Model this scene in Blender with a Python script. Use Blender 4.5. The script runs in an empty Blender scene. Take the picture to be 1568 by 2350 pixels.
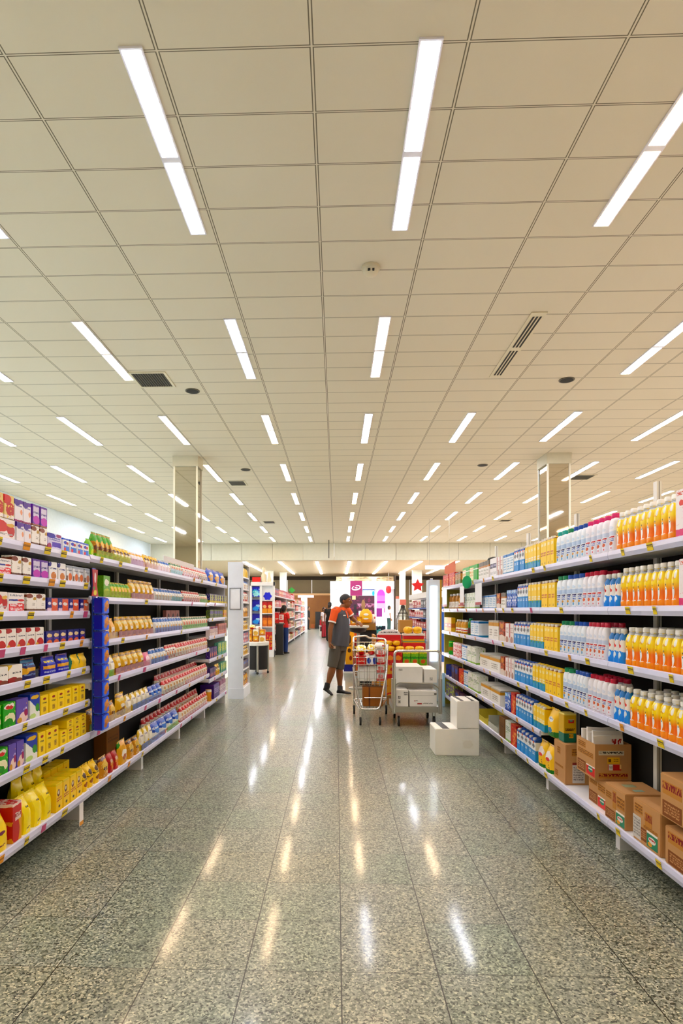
import bpy, bmesh, math, random
from mathutils import Vector, Matrix
random.seed(7)
SC = bpy.context.scene
COL = SC.collection
PI = math.pi
# ------------------------------------------------------------------ camera model (1568x2350 frame)
F, CX, HZ, CAMZ = 1357.0, 729.0, 1400.0, 1.45
TH = math.atan(43 / F); CT, ST = math.cos(TH), math.sin(TH)
def YX(u, X):            # depth along the aisle of picture column u on the plane x = X
    t = (u - CX) / F
    return X * (CT + t * ST) / (t * CT - ST)
def XY(u, Y):            # x of picture column u on the plane y = Y
    t = (u - CX) / F
    return Y * (t * CT - ST) / (CT + t * ST)
def dep(X, Y): return -X * ST + Y * CT
def zv(v, X, Y): return CAMZ + (HZ - v) * dep(X, Y) / F
def uof(X, Y): return CX + F * (X * CT + Y * ST) / max(dep(X, Y), .01)
def W(u, v, Y):
    X = XY(u, Y); return Vector((X, Y, zv(v, X, Y)))
# ------------------------------------------------------------------ materials
def hx(s, k=1.0):
    s = s.lstrip('#'); o = []
    for i in (0, 2, 4):
        c = int(s[i:i+2], 16) / 255
        o.append(min(1, (c / 12.92 if c <= .04045 else ((c + .055) / 1.055) ** 2.4) * k))
    return (o[0], o[1], o[2], 1)
class NT:
    def __init__(s, name, rough=.4, metal=0, spec=.5):
        s.m = bpy.data.materials.new(name); s.m.use_nodes = True
        s.t = s.m.node_tree; s.b = s.t.nodes['Principled BSDF']
        s.b.inputs['Roughness'].default_value = rough; s.b.inputs['Metallic'].default_value = metal
        s.b.inputs['Specular IOR Level'].default_value = spec
    def n(s, typ, **kw):
        nd = s.t.nodes.new(typ)
        for k, v in kw.items():
            if k.startswith('i_'):
                k = k[2:]; k = int(k) if k.isdigit() else k
                s.inp(nd, k, v)
            else: setattr(nd, k, v)
        return nd
    def inp(s, nd, k, v):
        if isinstance(v, bpy.types.NodeSocket): s.t.links.new(v, nd.inputs[k])
        elif isinstance(v, bpy.types.Node): s.t.links.new(v.outputs[0], nd.inputs[k])
        else: nd.inputs[k].default_value = v
    def math(s, op, a, b=None, c=None, clamp=False):
        nd = s.n('ShaderNodeMath', operation=op, use_clamp=clamp); s.inp(nd, 0, a)
        if b is not None: s.inp(nd, 1, b)
        if c is not None: s.inp(nd, 2, c)
        return nd.outputs[0]
    def vmath(s, op, a, b=None):
        nd = s.n('ShaderNodeVectorMath', operation=op); s.inp(nd, 0, a)
        if b is not None: s.inp(nd, 1, b)
        return nd.outputs['Value'] if op in ('LENGTH', 'DISTANCE', 'DOT_PRODUCT') else nd.outputs[0]
    def mix(s, f, a, b):
        nd = s.n('ShaderNodeMix', data_type='RGBA'); s.inp(nd, 0, f); s.inp(nd, 6, a); s.inp(nd, 7, b)
        return nd.outputs[2]
    def color(s, c): s.inp(s.b, 'Base Color', c)
_mats = {}
def mat(name, col, rough=.45, metal=0, spec=.5):
    if name in _mats: return _mats[name]
    k = NT(name, rough, metal, spec); c = hx(col) if isinstance(col, str) else col
    tc = k.n('ShaderNodeTexCoord'); no = k.n('ShaderNodeTexNoise', i_Vector=tc.outputs['Object'], i_Scale=9.0, i_Detail=3.0)
    f = k.math('MULTIPLY_ADD', no.outputs[0], .12, .94)
    v = k.n('ShaderNodeVectorMath', operation='SCALE'); v.inputs[0].default_value = c[:3]; k.t.links.new(f, v.inputs['Scale'])
    k.color(v.outputs[0]); _mats[name] = k.m
    return k.m
def emit(name, col, strength):
    k = NT(name); c = hx(col); k.color(c)
    k.b.inputs['Emission Color'].default_value = c; k.b.inputs['Emission Strength'].default_value = strength
    _mats[name] = k.m; return k.m
def sat(s):
    c = [q ** 1.1 for q in hx(s)[:3]]; m = max(c)
    return tuple(max(0.0, m - (m - q) * 1.12) for q in c) + (1,)
def pack(name, base, layers, rough=.38, wob=0.0):
    """printed packaging: coloured bands, patches and illegible lettering in the box's own 0..1 coordinates"""
    if name in _mats: return _mats[name]
    k = NT(name, rough); tc = k.n('ShaderNodeTexCoord'); P = tc.outputs['Generated']
    if wob:
        nz = k.n('ShaderNodeTexNoise', i_Vector=P, i_Scale=4.0, i_Detail=2.0)
        off = k.vmath('MULTIPLY', k.vmath('SUBTRACT', nz.outputs[1], (.5, .5, .5)), (wob, 0, wob))
        P2 = k.vmath('ADD', P, off)
    else: P2 = P
    sp = k.n('ShaderNodeSeparateXYZ', i_0=P); x, z = sp.outputs[0], sp.outputs[2]
    sq = k.n('ShaderNodeSeparateXYZ', i_0=P2); xq, zq = sq.outputs[0], sq.outputs[2]
    hq = sat
    cur = hq(base)
    def rect(x0, x1, z0, z1, a=None, b=None):
        fz = k.math('COMPARE', b or zq, (z0 + z1) / 2, (z1 - z0) / 2)
        if x0 <= 0 and x1 >= 1: return fz
        return k.math('MULTIPLY', k.math('COMPARE', a or xq, (x0 + x1) / 2, (x1 - x0) / 2), fz)
    for L in layers:
        t = L[0]
        if t == 'b': f = rect(0, 1, L[1], L[2]); c = hq(L[3])
        elif t == 'r': f = rect(L[1], L[2], L[3], L[4]); c = hq(L[5])
        elif t == 'e':
            q = k.vmath('MULTIPLY', k.vmath('SUBTRACT', P2, (L[1], .5, L[2])), (1 / L[3], 0, 1 / L[4]))
            f = k.math('LESS_THAN', k.vmath('LENGTH', q), 1.0); c = hq(L[5])
        elif t == 't':      # (x0,x1,z0,z1,lines,colour) illegible lettering
            q = k.vmath('MULTIPLY', P, (17.0, 0, L[5] * 5.0 / max(.02, L[4] - L[3]) * .35))
            nz = k.n('ShaderNodeTexNoise', i_Vector=q, i_Scale=1.0, i_Detail=1.0)
            g = k.math('GREATER_THAN', nz.outputs[0], .47)
            ln = k.math('GREATER_THAN', k.math('FRACT', k.math('MULTIPLY', k.math('SUBTRACT', z, L[3]), L[5] / (L[4] - L[3]))), .34)
            f = k.math('MULTIPLY', k.math('MULTIPLY', g, ln), rect(L[1], L[2], L[3], L[4], x, z)); c = hq(L[6])
        elif t == 'n':      # (scale, threshold, colour) splotches
            nz = k.n('ShaderNodeTexNoise', i_Vector=P, i_Scale=L[1], i_Detail=2.0)
            f = k.math('GREATER_THAN', nz.outputs[0], L[2]); c = hq(L[3])
        elif t == 'g':      # gradient band from the current colour
            f = k.n('ShaderNodeMapRange', i_0=z, i_1=L[1], i_2=L[2]).outputs[0]; c = hq(L[3])
        elif t == 'd':      # diagonal split
            f = k.math('GREATER_THAN', k.math('ADD', k.math('MULTIPLY', xq, L[1]), zq), L[2]); c = hq(L[3])
        cur = k.mix(f, cur, c)
    k.color(cur); _mats[name] = k.m
    return k.m
def glassy(name, col, alpha):
    k = NT(name, .15); k.color(hx(col)); k.b.inputs['Alpha'].default_value = alpha; _mats[name] = k.m
    return k.m
# ------------------------------------------------------------------ mesh builder
class MB:
    def __init__(s): s.v = []; s.f = []; s.mi = []; s.cm = 0
    def face(s, idx): s.f.append(tuple(idx)); s.mi.append(s.cm)
    def box(s, x0, x1, y0, y1, z0, z1):
        b = len(s.v)
        s.v += [(x, y, z) for z in (z0, z1) for y in (y0, y1) for x in (x0, x1)]
        for q in ((0, 2, 3, 1), (4, 5, 7, 6), (0, 1, 5, 4), (2, 6, 7, 3), (0, 4, 6, 2), (1, 3, 7, 5)): s.face([b + i for i in q])
        return s
    def obox(s, c, X, Y, Z):     # box from a centre and three half-axis vectors
        b = len(s.v); c, X, Y, Z = map(Vector, (c, X, Y, Z))
        s.v += [tuple(c + i * X + j * Y + k * Z) for k in (-1, 1) for j in (-1, 1) for i in (-1, 1)]
        for q in ((0, 2, 3, 1), (4, 5, 7, 6), (0, 1, 5, 4), (2, 6, 7, 3), (0, 4, 6, 2), (1, 3, 7, 5)): s.face([b + i for i in q])
        return s
    def quad(s, *p):
        b = len(s.v); s.v += [tuple(q) for q in p]; s.face(range(b, b + len(p))); return s
    def rings(s, rings, cap=True, close=True):
        b = len(s.v); n = len(rings[0])
        for r in rings: s.v += [tuple(p) for p in r]
        for i in range(len(rings) - 1):
            for j in range(n if close else n - 1):
                a = b + i * n + j; c = b + i * n + (j + 1) % n
                s.face((a, c, c + n, a + n))
        if cap:
            s.face([b + j for j in reversed(range(n))]); s.face([b + (len(rings) - 1) * n + j for j in range(n)])
        return s
    def lathe(s, prof, n=16, sq=2.0, cx=0, cy=0, sx=1, sy=1):      # prof (r,z); sq > 2 squares the section
        R = []
        for r, z in prof:
            ring = []
            for j in range(n):
                a = 2 * PI * (j + .5) / n; c, q = math.cos(a), math.sin(a)
                k = (abs(c) ** sq + abs(q) ** sq) ** (-1 / sq)
                ring.append((cx + r * sx * c * k, cy + r * sy * q * k, z))
            R.append(ring)
        return s.rings(R)
    def tube(s, pts, rads, n=10, A=None):      # rads: float or (ra, rb); A: lateral axis
        pts = [Vector(p) for p in pts]
        if not isinstance(rads, (list, tuple)): rads = [rads] * len(pts)
        R = []; prev = None
        for i, p in enumerate(pts):
            T = (pts[min(i + 1, len(pts) - 1)] - pts[max(i - 1, 0)]).normalized()
            a = Vector(A) if A is not None else (prev if prev is not None else (Vector((1, 0, 0)) if abs(T.x) < .8 else Vector((0, 1, 0))))
            a = (a - T * a.dot(T))
            a = a.normalized() if a.length > 1e-6 else T.orthogonal().normalized()
            bb = T.cross(a); prev = a
            ra, rb = rads[i] if isinstance(rads[i], (list, tuple)) else (rads[i], rads[i])
            R.append([p + a * ra * math.cos(2 * PI * j / n) + bb * rb * math.sin(2 * PI * j / n) for j in range(n)])
        return s.rings(R)
    def ball(s, c, rx, ry, rz, n=14, m=9):
        R = []
        for i in range(m):
            t = -PI / 2 + PI * (i + .5) / m
            R.append([(c[0] + rx * math.cos(t) * math.cos(2 * PI * j / n), c[1] + ry * math.cos(t) * math.sin(2 * PI * j / n), c[2] + rz * math.sin(t)) for j in range(n)])
        return s.rings(R)
    def mesh(s, name, mats, smooth=False, bevel=0):
        me = bpy.data.meshes.new(name); me.from_pydata([tuple(v) for v in s.v], [], s.f)
        for m in (mats if isinstance(mats, (list, tuple)) else [mats]): me.materials.append(m)
        for p, i in zip(me.polygons, s.mi): p.material_index = i
        bm = bmesh.new(); bm.from_mesh(me); bmesh.ops.recalc_face_normals(bm, faces=bm.faces)
        if bevel: bmesh.ops.bevel(bm, geom=list(bm.edges), offset=bevel, segments=2, affect='EDGES', clamp_overlap=True)
        bm.to_mesh(me); bm.free()
        if smooth:
            for p in me.polygons: p.use_smooth = True
            try: me.set_sharp_from_angle(angle=math.radians(38))
            except Exception: pass
        return me
    def build(s, name, mats, parent=None, smooth=False, bevel=0, loc=(0, 0, 0), rz=0):
        o = bpy.data.objects.new(name, s.mesh(name, mats, smooth, bevel)); COL.objects.link(o)
        o.location = loc; o.rotation_euler[2] = rz
        if parent: o.parent = parent
        return o
def BX(*a): return MB().box(*a)
def tag(o, label=None, cat=None, group=None, kind=None):
    if label: o['label'] = label
    if cat: o['category'] = cat
    if group: o['group'] = group
    if kind: o['kind'] = kind
    return o
def empty(name, loc=(0, 0, 0), rz=0):
    o = bpy.data.objects.new(name, None); COL.objects.link(o); o.location = loc; o.rotation_euler[2] = rz
    o.empty_display_size = .05; return o
def kids(o): return [c for c in bpy.data.objects if c.parent == o]
_kids = {}
def copy_tree(o, parent=None):
    c = o.copy(); COL.objects.link(c)
    if parent: c.parent = parent
    if o not in _kids: _kids[o] = kids(o)
    for ch in _kids[o]: copy_tree(ch, c)
    return c
def struct(o): o['kind'] = 'structure'; return o
ORD = 'first second third fourth fifth sixth seventh eighth ninth tenth eleventh twelfth thirteenth fourteenth fifteenth sixteenth seventeenth eighteenth nineteenth twentieth'.split()
def ordn(i): return ORD[i] if i < 20 else ('twenty-' + ORD[i - 20] if i < 29 else 'number %d' % (i + 1))
# soft drawings of shaped cards: prism from an outline in local x,z with thickness along y
def prism(mb, pts, y0, y1):
    n = len(pts); b = len(mb.v)
    mb.v += [(x, y0, z) for x, z in pts] + [(x, y1, z) for x, z in pts]
    mb.face([b + i for i in range(n)]); mb.face([b + n + i for i in reversed(range(n))])
    for i in range(n): mb.face((b + i, b + (i + 1) % n, b + n + (i + 1) % n, b + n + i))
    return mb
EXPOSURE = 1.3
LIGHT = 18.5
FLK = .78
CEIL_A, CEIL_B = '#ded5c0', '#d8ceb6'
# ================================================================== camera, world
cam = bpy.data.cameras.new('camera'); co = bpy.data.objects.new('camera', cam); COL.objects.link(co); SC.camera = co
cam.sensor_fit = 'HORIZONTAL'; cam.sensor_width = 36; cam.lens = F / 1568 * 36
cam.shift_x = (784 - CX) / 1568; cam.shift_y = (HZ - 1175) / 1568; cam.clip_start = .05; cam.clip_end = 300
co.location = (0, 0, CAMZ); co.rotation_euler = (PI / 2, 0, TH)
SC.view_settings.view_transform = 'Standard'; SC.view_settings.look = 'None'; SC.view_settings.gamma = 1; SC.view_settings.use_curve_mapping = False
SC.view_settings.exposure = EXPOSURE
cy = SC.cycles
cy.max_bounces = 7; cy.diffuse_bounces = 4; cy.glossy_bounces = 4; cy.transmission_bounces = 4; cy.transparent_max_bounces = 8
cy.caustics_reflective = False; cy.caustics_refractive = False; cy.sample_clamp_indirect = 6; cy.use_denoising = True
w = bpy.data.worlds.new('world'); SC.world = w; w.use_nodes = True
w.node_tree.nodes['Background'].inputs[0].default_value = (1, .97, .92, 1); w.node_tree.nodes['Background'].inputs[1].default_value = .6
# ================================================================== the room
HC = 3.67; KS = HC / 4.515
CH = HC + CAMZ         # main ceiling
LX, RX, YB, YF = -12.7 * KS, 14.0, -6.0, 40.0 * KS
# floor: polished grey-green granite, 38.5 cm slabs
k = NT('granite', .33, spec=.55)
tc = k.n('ShaderNodeTexCoord'); P = tc.outputs['Object']
sp = k.n('ShaderNodeSeparateXYZ', i_0=P)
T = .385
fx_ = k.math('DIVIDE', k.math('SUBTRACT', sp.outputs[0], .02), T); fy_ = k.math('DIVIDE', k.math('SUBTRACT', sp.outputs[1], .06), T)
def seam(f, wd):
    return k.math('LESS_THAN', k.math('ABSOLUTE', k.math('SUBTRACT', k.math('FRACT', k.math('ADD', f, .5)), .5)), wd)
sm = k.math('MAXIMUM', seam(fx_, .0062), k.math('MULTIPLY', seam(fy_, .006), .7))
cell = k.n('ShaderNodeCombineXYZ', i_0=k.math('FLOOR', fx_), i_1=k.math('FLOOR', fy_))
wn = k.n('ShaderNodeTexWhiteNoise', i_Vector=cell)
dist = k.n('ShaderNodeTexNoise', i_Vector=P, i_Scale=55.0, i_Detail=1.0)
PP = k.vmath('ADD', P, k.vmath('MULTIPLY', k.vmath('SUBTRACT', dist.outputs[1], (.5, .5, .5)), (.016, .016, 0)))
vo = k.n('ShaderNodeTexVoronoi', i_Vector=PP, i_Scale=135.0, i_Randomness=1.0)
sr = k.n('ShaderNodeSeparateColor', i_0=vo.outputs['Color'])
rp = k.n('ShaderNodeValToRGB', i_0=sr.outputs[0]); e = rp.color_ramp.elements; rp.color_ramp.interpolation = 'LINEAR'
e[0].position = .0; e[0].color = hx('#3a3e36', FLK); e[1].position = 1.0; e[1].color = hx('#e2dfc6', FLK)
for p_, c_ in ((.12, '#50564b'), (.24, '#787e70'), (.5, '#90958a'), (.74, '#a9ab9c'), (.88, '#c4c3b2'), (.955, '#d0cebc')):
    x_ = e.new(p_); x_.color = hx(c_, FLK)
tint = k.n('ShaderNodeTexNoise', i_Vector=P, i_Scale=1.1, i_Detail=2.0)
tr = k.n('ShaderNodeValToRGB', i_0=k.math('ADD', k.math('MULTIPLY', tint.outputs[0], .7), k.math('MULTIPLY', wn.outputs['Value'], .3)))
te = tr.color_ramp.elements; te[0].position = .3; te[0].color = (.82, .97, .84, 1); te[1].position = .72; te[1].color = (1.02, 1, .87, 1)
te_ = te.new(.5); te_.color = (.97, 1, .95, 1)
mm = k.n('ShaderNodeMix', data_type='RGBA', blend_type='MULTIPLY', i_0=1.0); k.inp(mm, 6, rp.outputs[0]); k.inp(mm, 7, tr.outputs[0])
k.color(k.mix(sm, mm.outputs[2], hx('#23251d', FLK)))
sc_ = k.n('ShaderNodeTexNoise', i_Vector=P, i_Scale=3.0, i_Detail=4.0)
k.b.inputs['Coat Weight'].default_value = .32; k.inp(k.b, 'Coat Roughness', k.math('MULTIPLY_ADD', sc_.outputs[0], .09, .05))
GRANITE = k.m
struct(BX(-2.35, 2.35, YB, 50, -.1, 0).build('floor', GRANITE))
PALE = mat('bounce_tile_cool', '#e6f4f0', .35); BOUNCE_WARM = mat('bounce_tile_warm', '#f2e9da', .35)
struct(BX(LX, -2.35, YB, 50, -.1, 0).build('floor_bounce_snack_side', PALE)); struct(BX(2.35, RX, YB, 50, -.1, 0).build('floor_bounce_drinks_side', BOUNCE_WARM))  # unseen side floors, their pale tile made up to bounce light onto the ceiling
# ceiling: beige tiles 1.25 x 0.63 m with paired shadow lines
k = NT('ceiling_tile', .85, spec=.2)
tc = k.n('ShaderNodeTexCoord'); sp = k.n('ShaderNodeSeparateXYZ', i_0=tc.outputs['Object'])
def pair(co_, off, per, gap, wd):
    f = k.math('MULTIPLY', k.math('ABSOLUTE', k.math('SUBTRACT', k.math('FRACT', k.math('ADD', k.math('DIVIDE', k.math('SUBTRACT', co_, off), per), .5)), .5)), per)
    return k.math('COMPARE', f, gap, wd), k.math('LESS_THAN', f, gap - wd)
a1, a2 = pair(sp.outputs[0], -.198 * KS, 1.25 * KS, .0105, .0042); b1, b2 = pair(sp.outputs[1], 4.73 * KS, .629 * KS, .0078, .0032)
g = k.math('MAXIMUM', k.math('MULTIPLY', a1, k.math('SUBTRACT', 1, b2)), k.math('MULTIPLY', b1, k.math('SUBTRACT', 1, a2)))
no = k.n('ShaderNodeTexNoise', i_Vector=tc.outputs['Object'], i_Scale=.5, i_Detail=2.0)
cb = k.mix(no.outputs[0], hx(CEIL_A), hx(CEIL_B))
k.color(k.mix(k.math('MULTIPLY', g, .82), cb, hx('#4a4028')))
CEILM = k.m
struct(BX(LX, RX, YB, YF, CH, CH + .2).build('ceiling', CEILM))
BEIGE = mat('beige_plaster', '#d4d0ba', .8); WHITEW = mat('white_wall', '#e6f2fa', .7); TAUPE = mat('taupe_panel', '#a08c66', .7)
struct(BX(LX - .2, LX, YB, YF, 0, CH + .2).build('wall_left', WHITEW)); struct(BX(RX, RX + .2, YB, YF, 0, CH + .2).build('wall_right', BEIGE))
LZ = 4.2
struct(BX(LX, RX, YB - .2, YB, 0, CH + .2).build('wall_entrance', BEIGE))
# bulkhead step down to the lower ceiling, with panel joints
b = MB(); xs = [LX + 1.7 * i for i in range(15)]
for x0, x1 in zip(xs, xs[1:]): b.box(x0 + .008, x1 - .008, YF, YF + .25, LZ + .0, CH + .1)
struct(b.build('wall_bulkhead', BEIGE))
struct(BX(LX, RX, YF + .2, 50, LZ, LZ + .2).build('ceiling_lower', mat('lower_ceiling', '#c9b08a', .8)))
b = MB()
for i in range(16): b.box(-14 + 2 * i + .01, -12.03 + 2 * i, 48.5, 48.7, 0, LZ)
struct(b.build('wall_back', TAUPE))
struct(BX(-14, 16, 48.25, 48.5, LZ - .28, LZ).build('trim_1', mat('dark_cornice', '#3f3120', .8)))
struct(BX(-14, LX, YF, 48.7, 0, LZ).build('wall_back_left', BEIGE)); struct(BX(14, 15, YF, 48.7, 0, LZ).build('wall_back_right', BEIGE))
# ================================================================== ceiling lights
COOL = emit('cool_tube', '#eef1ff', LIGHT); WARM = emit('warm_tube', '#ffd9ae', LIGHT)
TRIMM = mat('light_trim', '#e9e6f0', .4)
rowsY = [-9.0, -4.43, .15, 4.68, 9.1, 13.6, 18.2, 22.75, 27.3, 31.8, 36.3]
colsX = [-11.25, -8.85, -6.45, -4.05, -1.65, .75, 3.1, 5.5, 7.9, 10.3, 12.7]
warmset = {(0, 6), (1, 3), (1, 5), (2, 3), (2, 4), (2, 8), (3, 2), (3, 3), (3, 4), (3, 5), (3, 6), (4, 0), (4, 4), (4, 5), (4, 8), (4, 9), (5, 1), (5, 5), (5, 8), (6, 0), (6, 2), (6, 5), (6, 7), (6, 8), (7, 3)}
protos = {}
for ri, y in enumerate([q * KS for q in rowsY]):
    for ci, x in enumerate([q * KS for q in colsX]):
        r = ri - 3
        if r == 1 and ci == 6: continue                       # a slot air vent takes this place
        wm = (r, ci) in warmset
        if r < 0:
            if y < -5.5 or (r < -1 and ci % 2): continue
            wm = (ci % 2 == 0)
        if wm not in protos:
            t = empty('ceiling_light'); m = WARM if wm else COOL
            f = MB(); L = 2.36 * KS; hl = L / 2
            f.box(-.078, -.063, 0, L, -.016, -.001).box(.063, .078, 0, L, -.016, -.001)
            for y0, y1 in ((0, .016), (hl - .032, hl + .032), (L - .016, L)): f.box(-.063, .063, y0, y1, -.016, -.001)
            f.build('light_frame', TRIMM, t)
            for y0, y1 in ((.016, hl - .032), (hl + .032, L - .016)): BX(-.063, .063, y0, y1, -.0172, -.002).build('diffuser', m, t)
            protos[wm] = t; o = t
        else: o = copy_tree(protos[wm])
        o.location = (x, y, CH)
        col = ordn(ci)
        if r >= 0:
            tag(o, '%s white twin ceiling light, %s row from the entrance, %s column from the side wall' % ('warm' if wm else 'cool', ordn(r), col), 'ceiling light', 'ceiling lights over the shop floor')
        else:
            tag(o, '%s white twin ceiling light above the entrance, row %s, %s column from side wall' % ('warm' if wm else 'cool', 'one' if r == -1 else ('two' if r == -2 else 'three'), col), 'ceiling light', 'ceiling lights behind the visitor')
# long strips in the lower ceiling
strip = None
for i, (x, cx_) in enumerate(((-5.2, 0), (-3.2, 0), (-1.1, 0), (.74, 0), (2.8, 0), (4.75, 0), (6.8, 0))):
    if strip is None:
        strip = empty('strip_light'); BX(-.10, .10, 0, 11.4, -.02, -.001).build('light_frame', TRIMM, strip)
        for q in range(5): BX(-.08, .08, .05 + q * 2.27, .05 + q * 2.27 + 2.2, -.04, -.021).build('diffuser', COOL, strip)
        o = strip
    else: o = copy_tree(strip)
    o.location = (x, 33.2, LZ)
    tag(o, 'long continuous white strip light in the lower ceiling, %s from the side wall' % ordn(i), 'ceiling light', 'strip lights in the lower ceiling')
# vents, speakers, detector, rod
DARK = mat('vent_dark', '#14130e', .7); SLAT = mat('vent_slat', '#5e5a48', .6); CREAM = mat('vent_frame', '#d8cfb2', .6)
def square_vent(u0, u1, v0, v1, label):
    Y0 = HC * F / (HZ - v0); Y1 = HC * F / (HZ - v1); Y0, Y1 = min(Y0, Y1), max(Y0, Y1)
    um = (u0 + u1) / 2; X = XY(um, (Y0 + Y1) / 2); wd = (u1 - u0) * .8 * (Y0 + Y1) / 2 / F
    L = max(.3, Y1 - Y0)
    t = empty('ceiling_vent', (X, (Y0 + Y1) / 2, CH))
    f = MB(); a, b_ = wd / 2, L / 2
    f.box(-a - .04, a + .04, -b_ - .04, -b_, -.015, -.001).box(-a - .04, a + .04, b_, b_ + .04, -.015, -.001).box(-a - .04, -a, -b_, b_, -.015, -.001).box(a, a + .04, -b_, b_, -.015, -.001)
    f.build('vent_frame', CREAM, t); BX(-a, a, -b_, b_, -.004, -.001).build('vent_backing', DARK, t)
    s_ = MB(); n = 13
    for i in range(n):
        x = -a + (i + .5) * 2 * a / n; s_.box(x - .006, x + .006, -b_, b_, -.013, -.004)
    s_.build('vent_slats', SLAT, t)
    tag(t, label, 'air vent', 'square return air vents')
square_vent(303, 396, 850, 881, 'dark slatted square air vent beside the nearest warm light, larger than the rest')
square_vent(523, 567, 1102, 1112, 'small dark square air vent beside the mirrored column nearest the snack gondola')
square_vent(603, 633, 1195, 1200, 'smallest dark air vent far down the ceiling, beyond the snack-side column')
square_vent(1310, 1362, 1094, 1104, 'dark square air vent just behind the drinks-side mirrored column')
square_vent(1146, 1174, 1194, 1198, 'tiny dark air vent far off over the drinks gondola')
t = empty('slot_diffuser', (3.08 * KS, 9.05 * KS, CH)); t.scale = (KS, KS, 1)
f = MB(); f.box(-.12, .12, 0, 2.5, -.012, -.001); f.build('vent_frame', CREAM, t)
for y0 in (.12, 1.32):
    s_ = MB()
    for x in (-.05, .005, .06): s_.box(x - .014, x + .014, y0, y0 + 1.06, -.016, -.012)
    s_.build('air_slot', DARK, t)
tag(t, 'long cream linear air diffuser with black slots in the ceiling', 'air vent')
for u, v, r, lb in ((442, 893, .10, 'dark round ceiling speaker beside the large square air vent'), (1301, 878, .10, 'dark round ceiling speaker beyond the long slot diffuser'), (564, 1076, .11, 'dark round ceiling speaker near the snack-side column'), (1108, 1070, .11, 'dark round ceiling speaker over the drinks gondola, farther off')):
    Y = HC * F / (HZ - v); X = XY(u, Y)
    o = empty('ceiling_speaker', (X, Y, CH)); MB().lathe([(r + .02, -.012), (r + .02, -.001)], 20).build('speaker_rim', mat('spk_rim', '#5c543f'), o, True)
    MB().lathe([(.01, -.016), (r, -.015), (r, -.012)], 20).build('speaker_grille', DARK, o, True); tag(o, lb, 'ceiling speaker', 'round ceiling speakers')
Y = HC * F / (HZ - 615); o = empty('smoke_detector', (XY(851, Y), Y, CH))
MB().lathe([(.055, -.085), (.075, -.07), (.085, -.03), (.10, -.025), (.10, -.001)], 20).build('detector_body', mat('det', '#d6ccb0', .5), o, True)
b = MB(); b.box(-.035, -.008, -.092, -.06, -.075, -.06).box(.012, .035, -.092, -.06, -.075, -.06); b.build('detector_slot', DARK, o)
tag(o, 'small cream smoke detector under the ceiling in the middle of the aisle', 'smoke detector')
o = MB().tube([(XY(755, 31), 31, CH - .0), (XY(755, 31), 31, CH - .95)], .022, 8).build('hanging_rod', mat('rod', '#3b3428')); tag(o, 'thin dark rod hanging from the ceiling near the bulkhead', 'rod')
# ================================================================== mirrored columns
k = NT('mirror', .03, metal=1); k.color((.70, .645, .545, 1)); MIRROR = k.m
EDGE = mat('column_edge', '#f4f1e2', .4)
def column(x0, x1, y0, y1, name, label, top=CH, mirror=True):
    t = struct(empty(name, ((x0 + x1) / 2, (y0 + y1) / 2, 0))); a, b_ = (x1 - x0) / 2, (y1 - y0) / 2
    t['label'] = label
    ct = top - .25 if mirror else top - .02
    c = BX(-a - .035, a + .035, -b_ - .035, b_ + .035, ct, top).build('collar', BEIGE, t)
    BX(-a + .004, a - .004, -b_ + .004, b_ - .004, 0, ct).build('shaft', MIRROR if mirror else BEIGE, t)
    e_ = MB()
    for sx in (-1, 1):
        for sy in (-1, 1): e_.box(sx * a - .018, sx * a + .018, sy * b_ - .018, sy * b_ + .018, 0, ct)
    if mirror: e_.build('edge_trim', EDGE, t)
column(-4.75 * KS, -4.08 * KS, 17.2 * KS, 17.75 * KS, 'column_left', 'mirror-clad square column behind the snack gondola')
column(6.08 * KS, 6.70 * KS, 17.2 * KS, 17.95 * KS, 'column_right', 'mirror-clad square column behind the drinks gondola')
column(XY(612, 41), XY(626, 41), 41, 41.5, 'column_far_left', 'cream column beyond the white end display', LZ, False)
column(XY(642, 43), XY(657, 43), 43, 43.5, 'column_back_left', 'cream column standing under the lower ceiling', LZ, False)
column(XY(918, 42), XY(931, 42), 42, 42.5, 'column_back', 'pinkish column under the lower ceiling', LZ, False)
column(XY(948, 41), XY(969, 41), 41, 41.6, 'column_back_right', 'pale column behind the blue shelving', LZ, False)
# ================================================================== gondola shelving
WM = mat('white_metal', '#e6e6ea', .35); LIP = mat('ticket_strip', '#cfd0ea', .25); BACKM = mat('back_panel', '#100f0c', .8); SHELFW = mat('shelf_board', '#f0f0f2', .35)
POSTM = pack('slotted_post', '#e4e4de', [('r', .4, .6, 0, 1, '#8a8a86')], .4)
TAGY = pack('price_yellow', '#f0d822', [('t', .15, .9, .25, .75, 1, '#3a3308')], .5); TAGP = mat('price_pink', '#c9447f', .5); TAGO = pack('price_orange', '#efae1c', [('t', .15, .9, .3, .7, 1, '#503008')], .5)
LXF, RXF = -1.70, 1.64      # front edges of the two gondolas
LXB, RXB = -2.02, 1.96      # back panels
LA = [1.824, 1.639, 1.446, 1.254, 1.067, .84, .607, .213]
LB = [1.836, 1.548, 1.234, .948, .606, .215]
LC = [1.836, 1.555, 1.345, 1.10, .79, .52, .205]
RA = [1.806, 1.473, 1.141, .803, .187]
RB = [1.806, 1.473, 1.141, .806, .482, .187]
LVL = {8: ['top', 'second', 'third', 'fourth', 'fifth', 'sixth', 'seventh', 'bottom'], 7: ['top', 'second', 'third', 'fourth', 'fifth', 'sixth', 'bottom'], 6: ['top', 'second', 'third', 'fourth', 'fifth', 'bottom'], 5: ['top', 'second', 'third', 'fourth', 'bottom']}
rt = random.Random(3)
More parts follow.
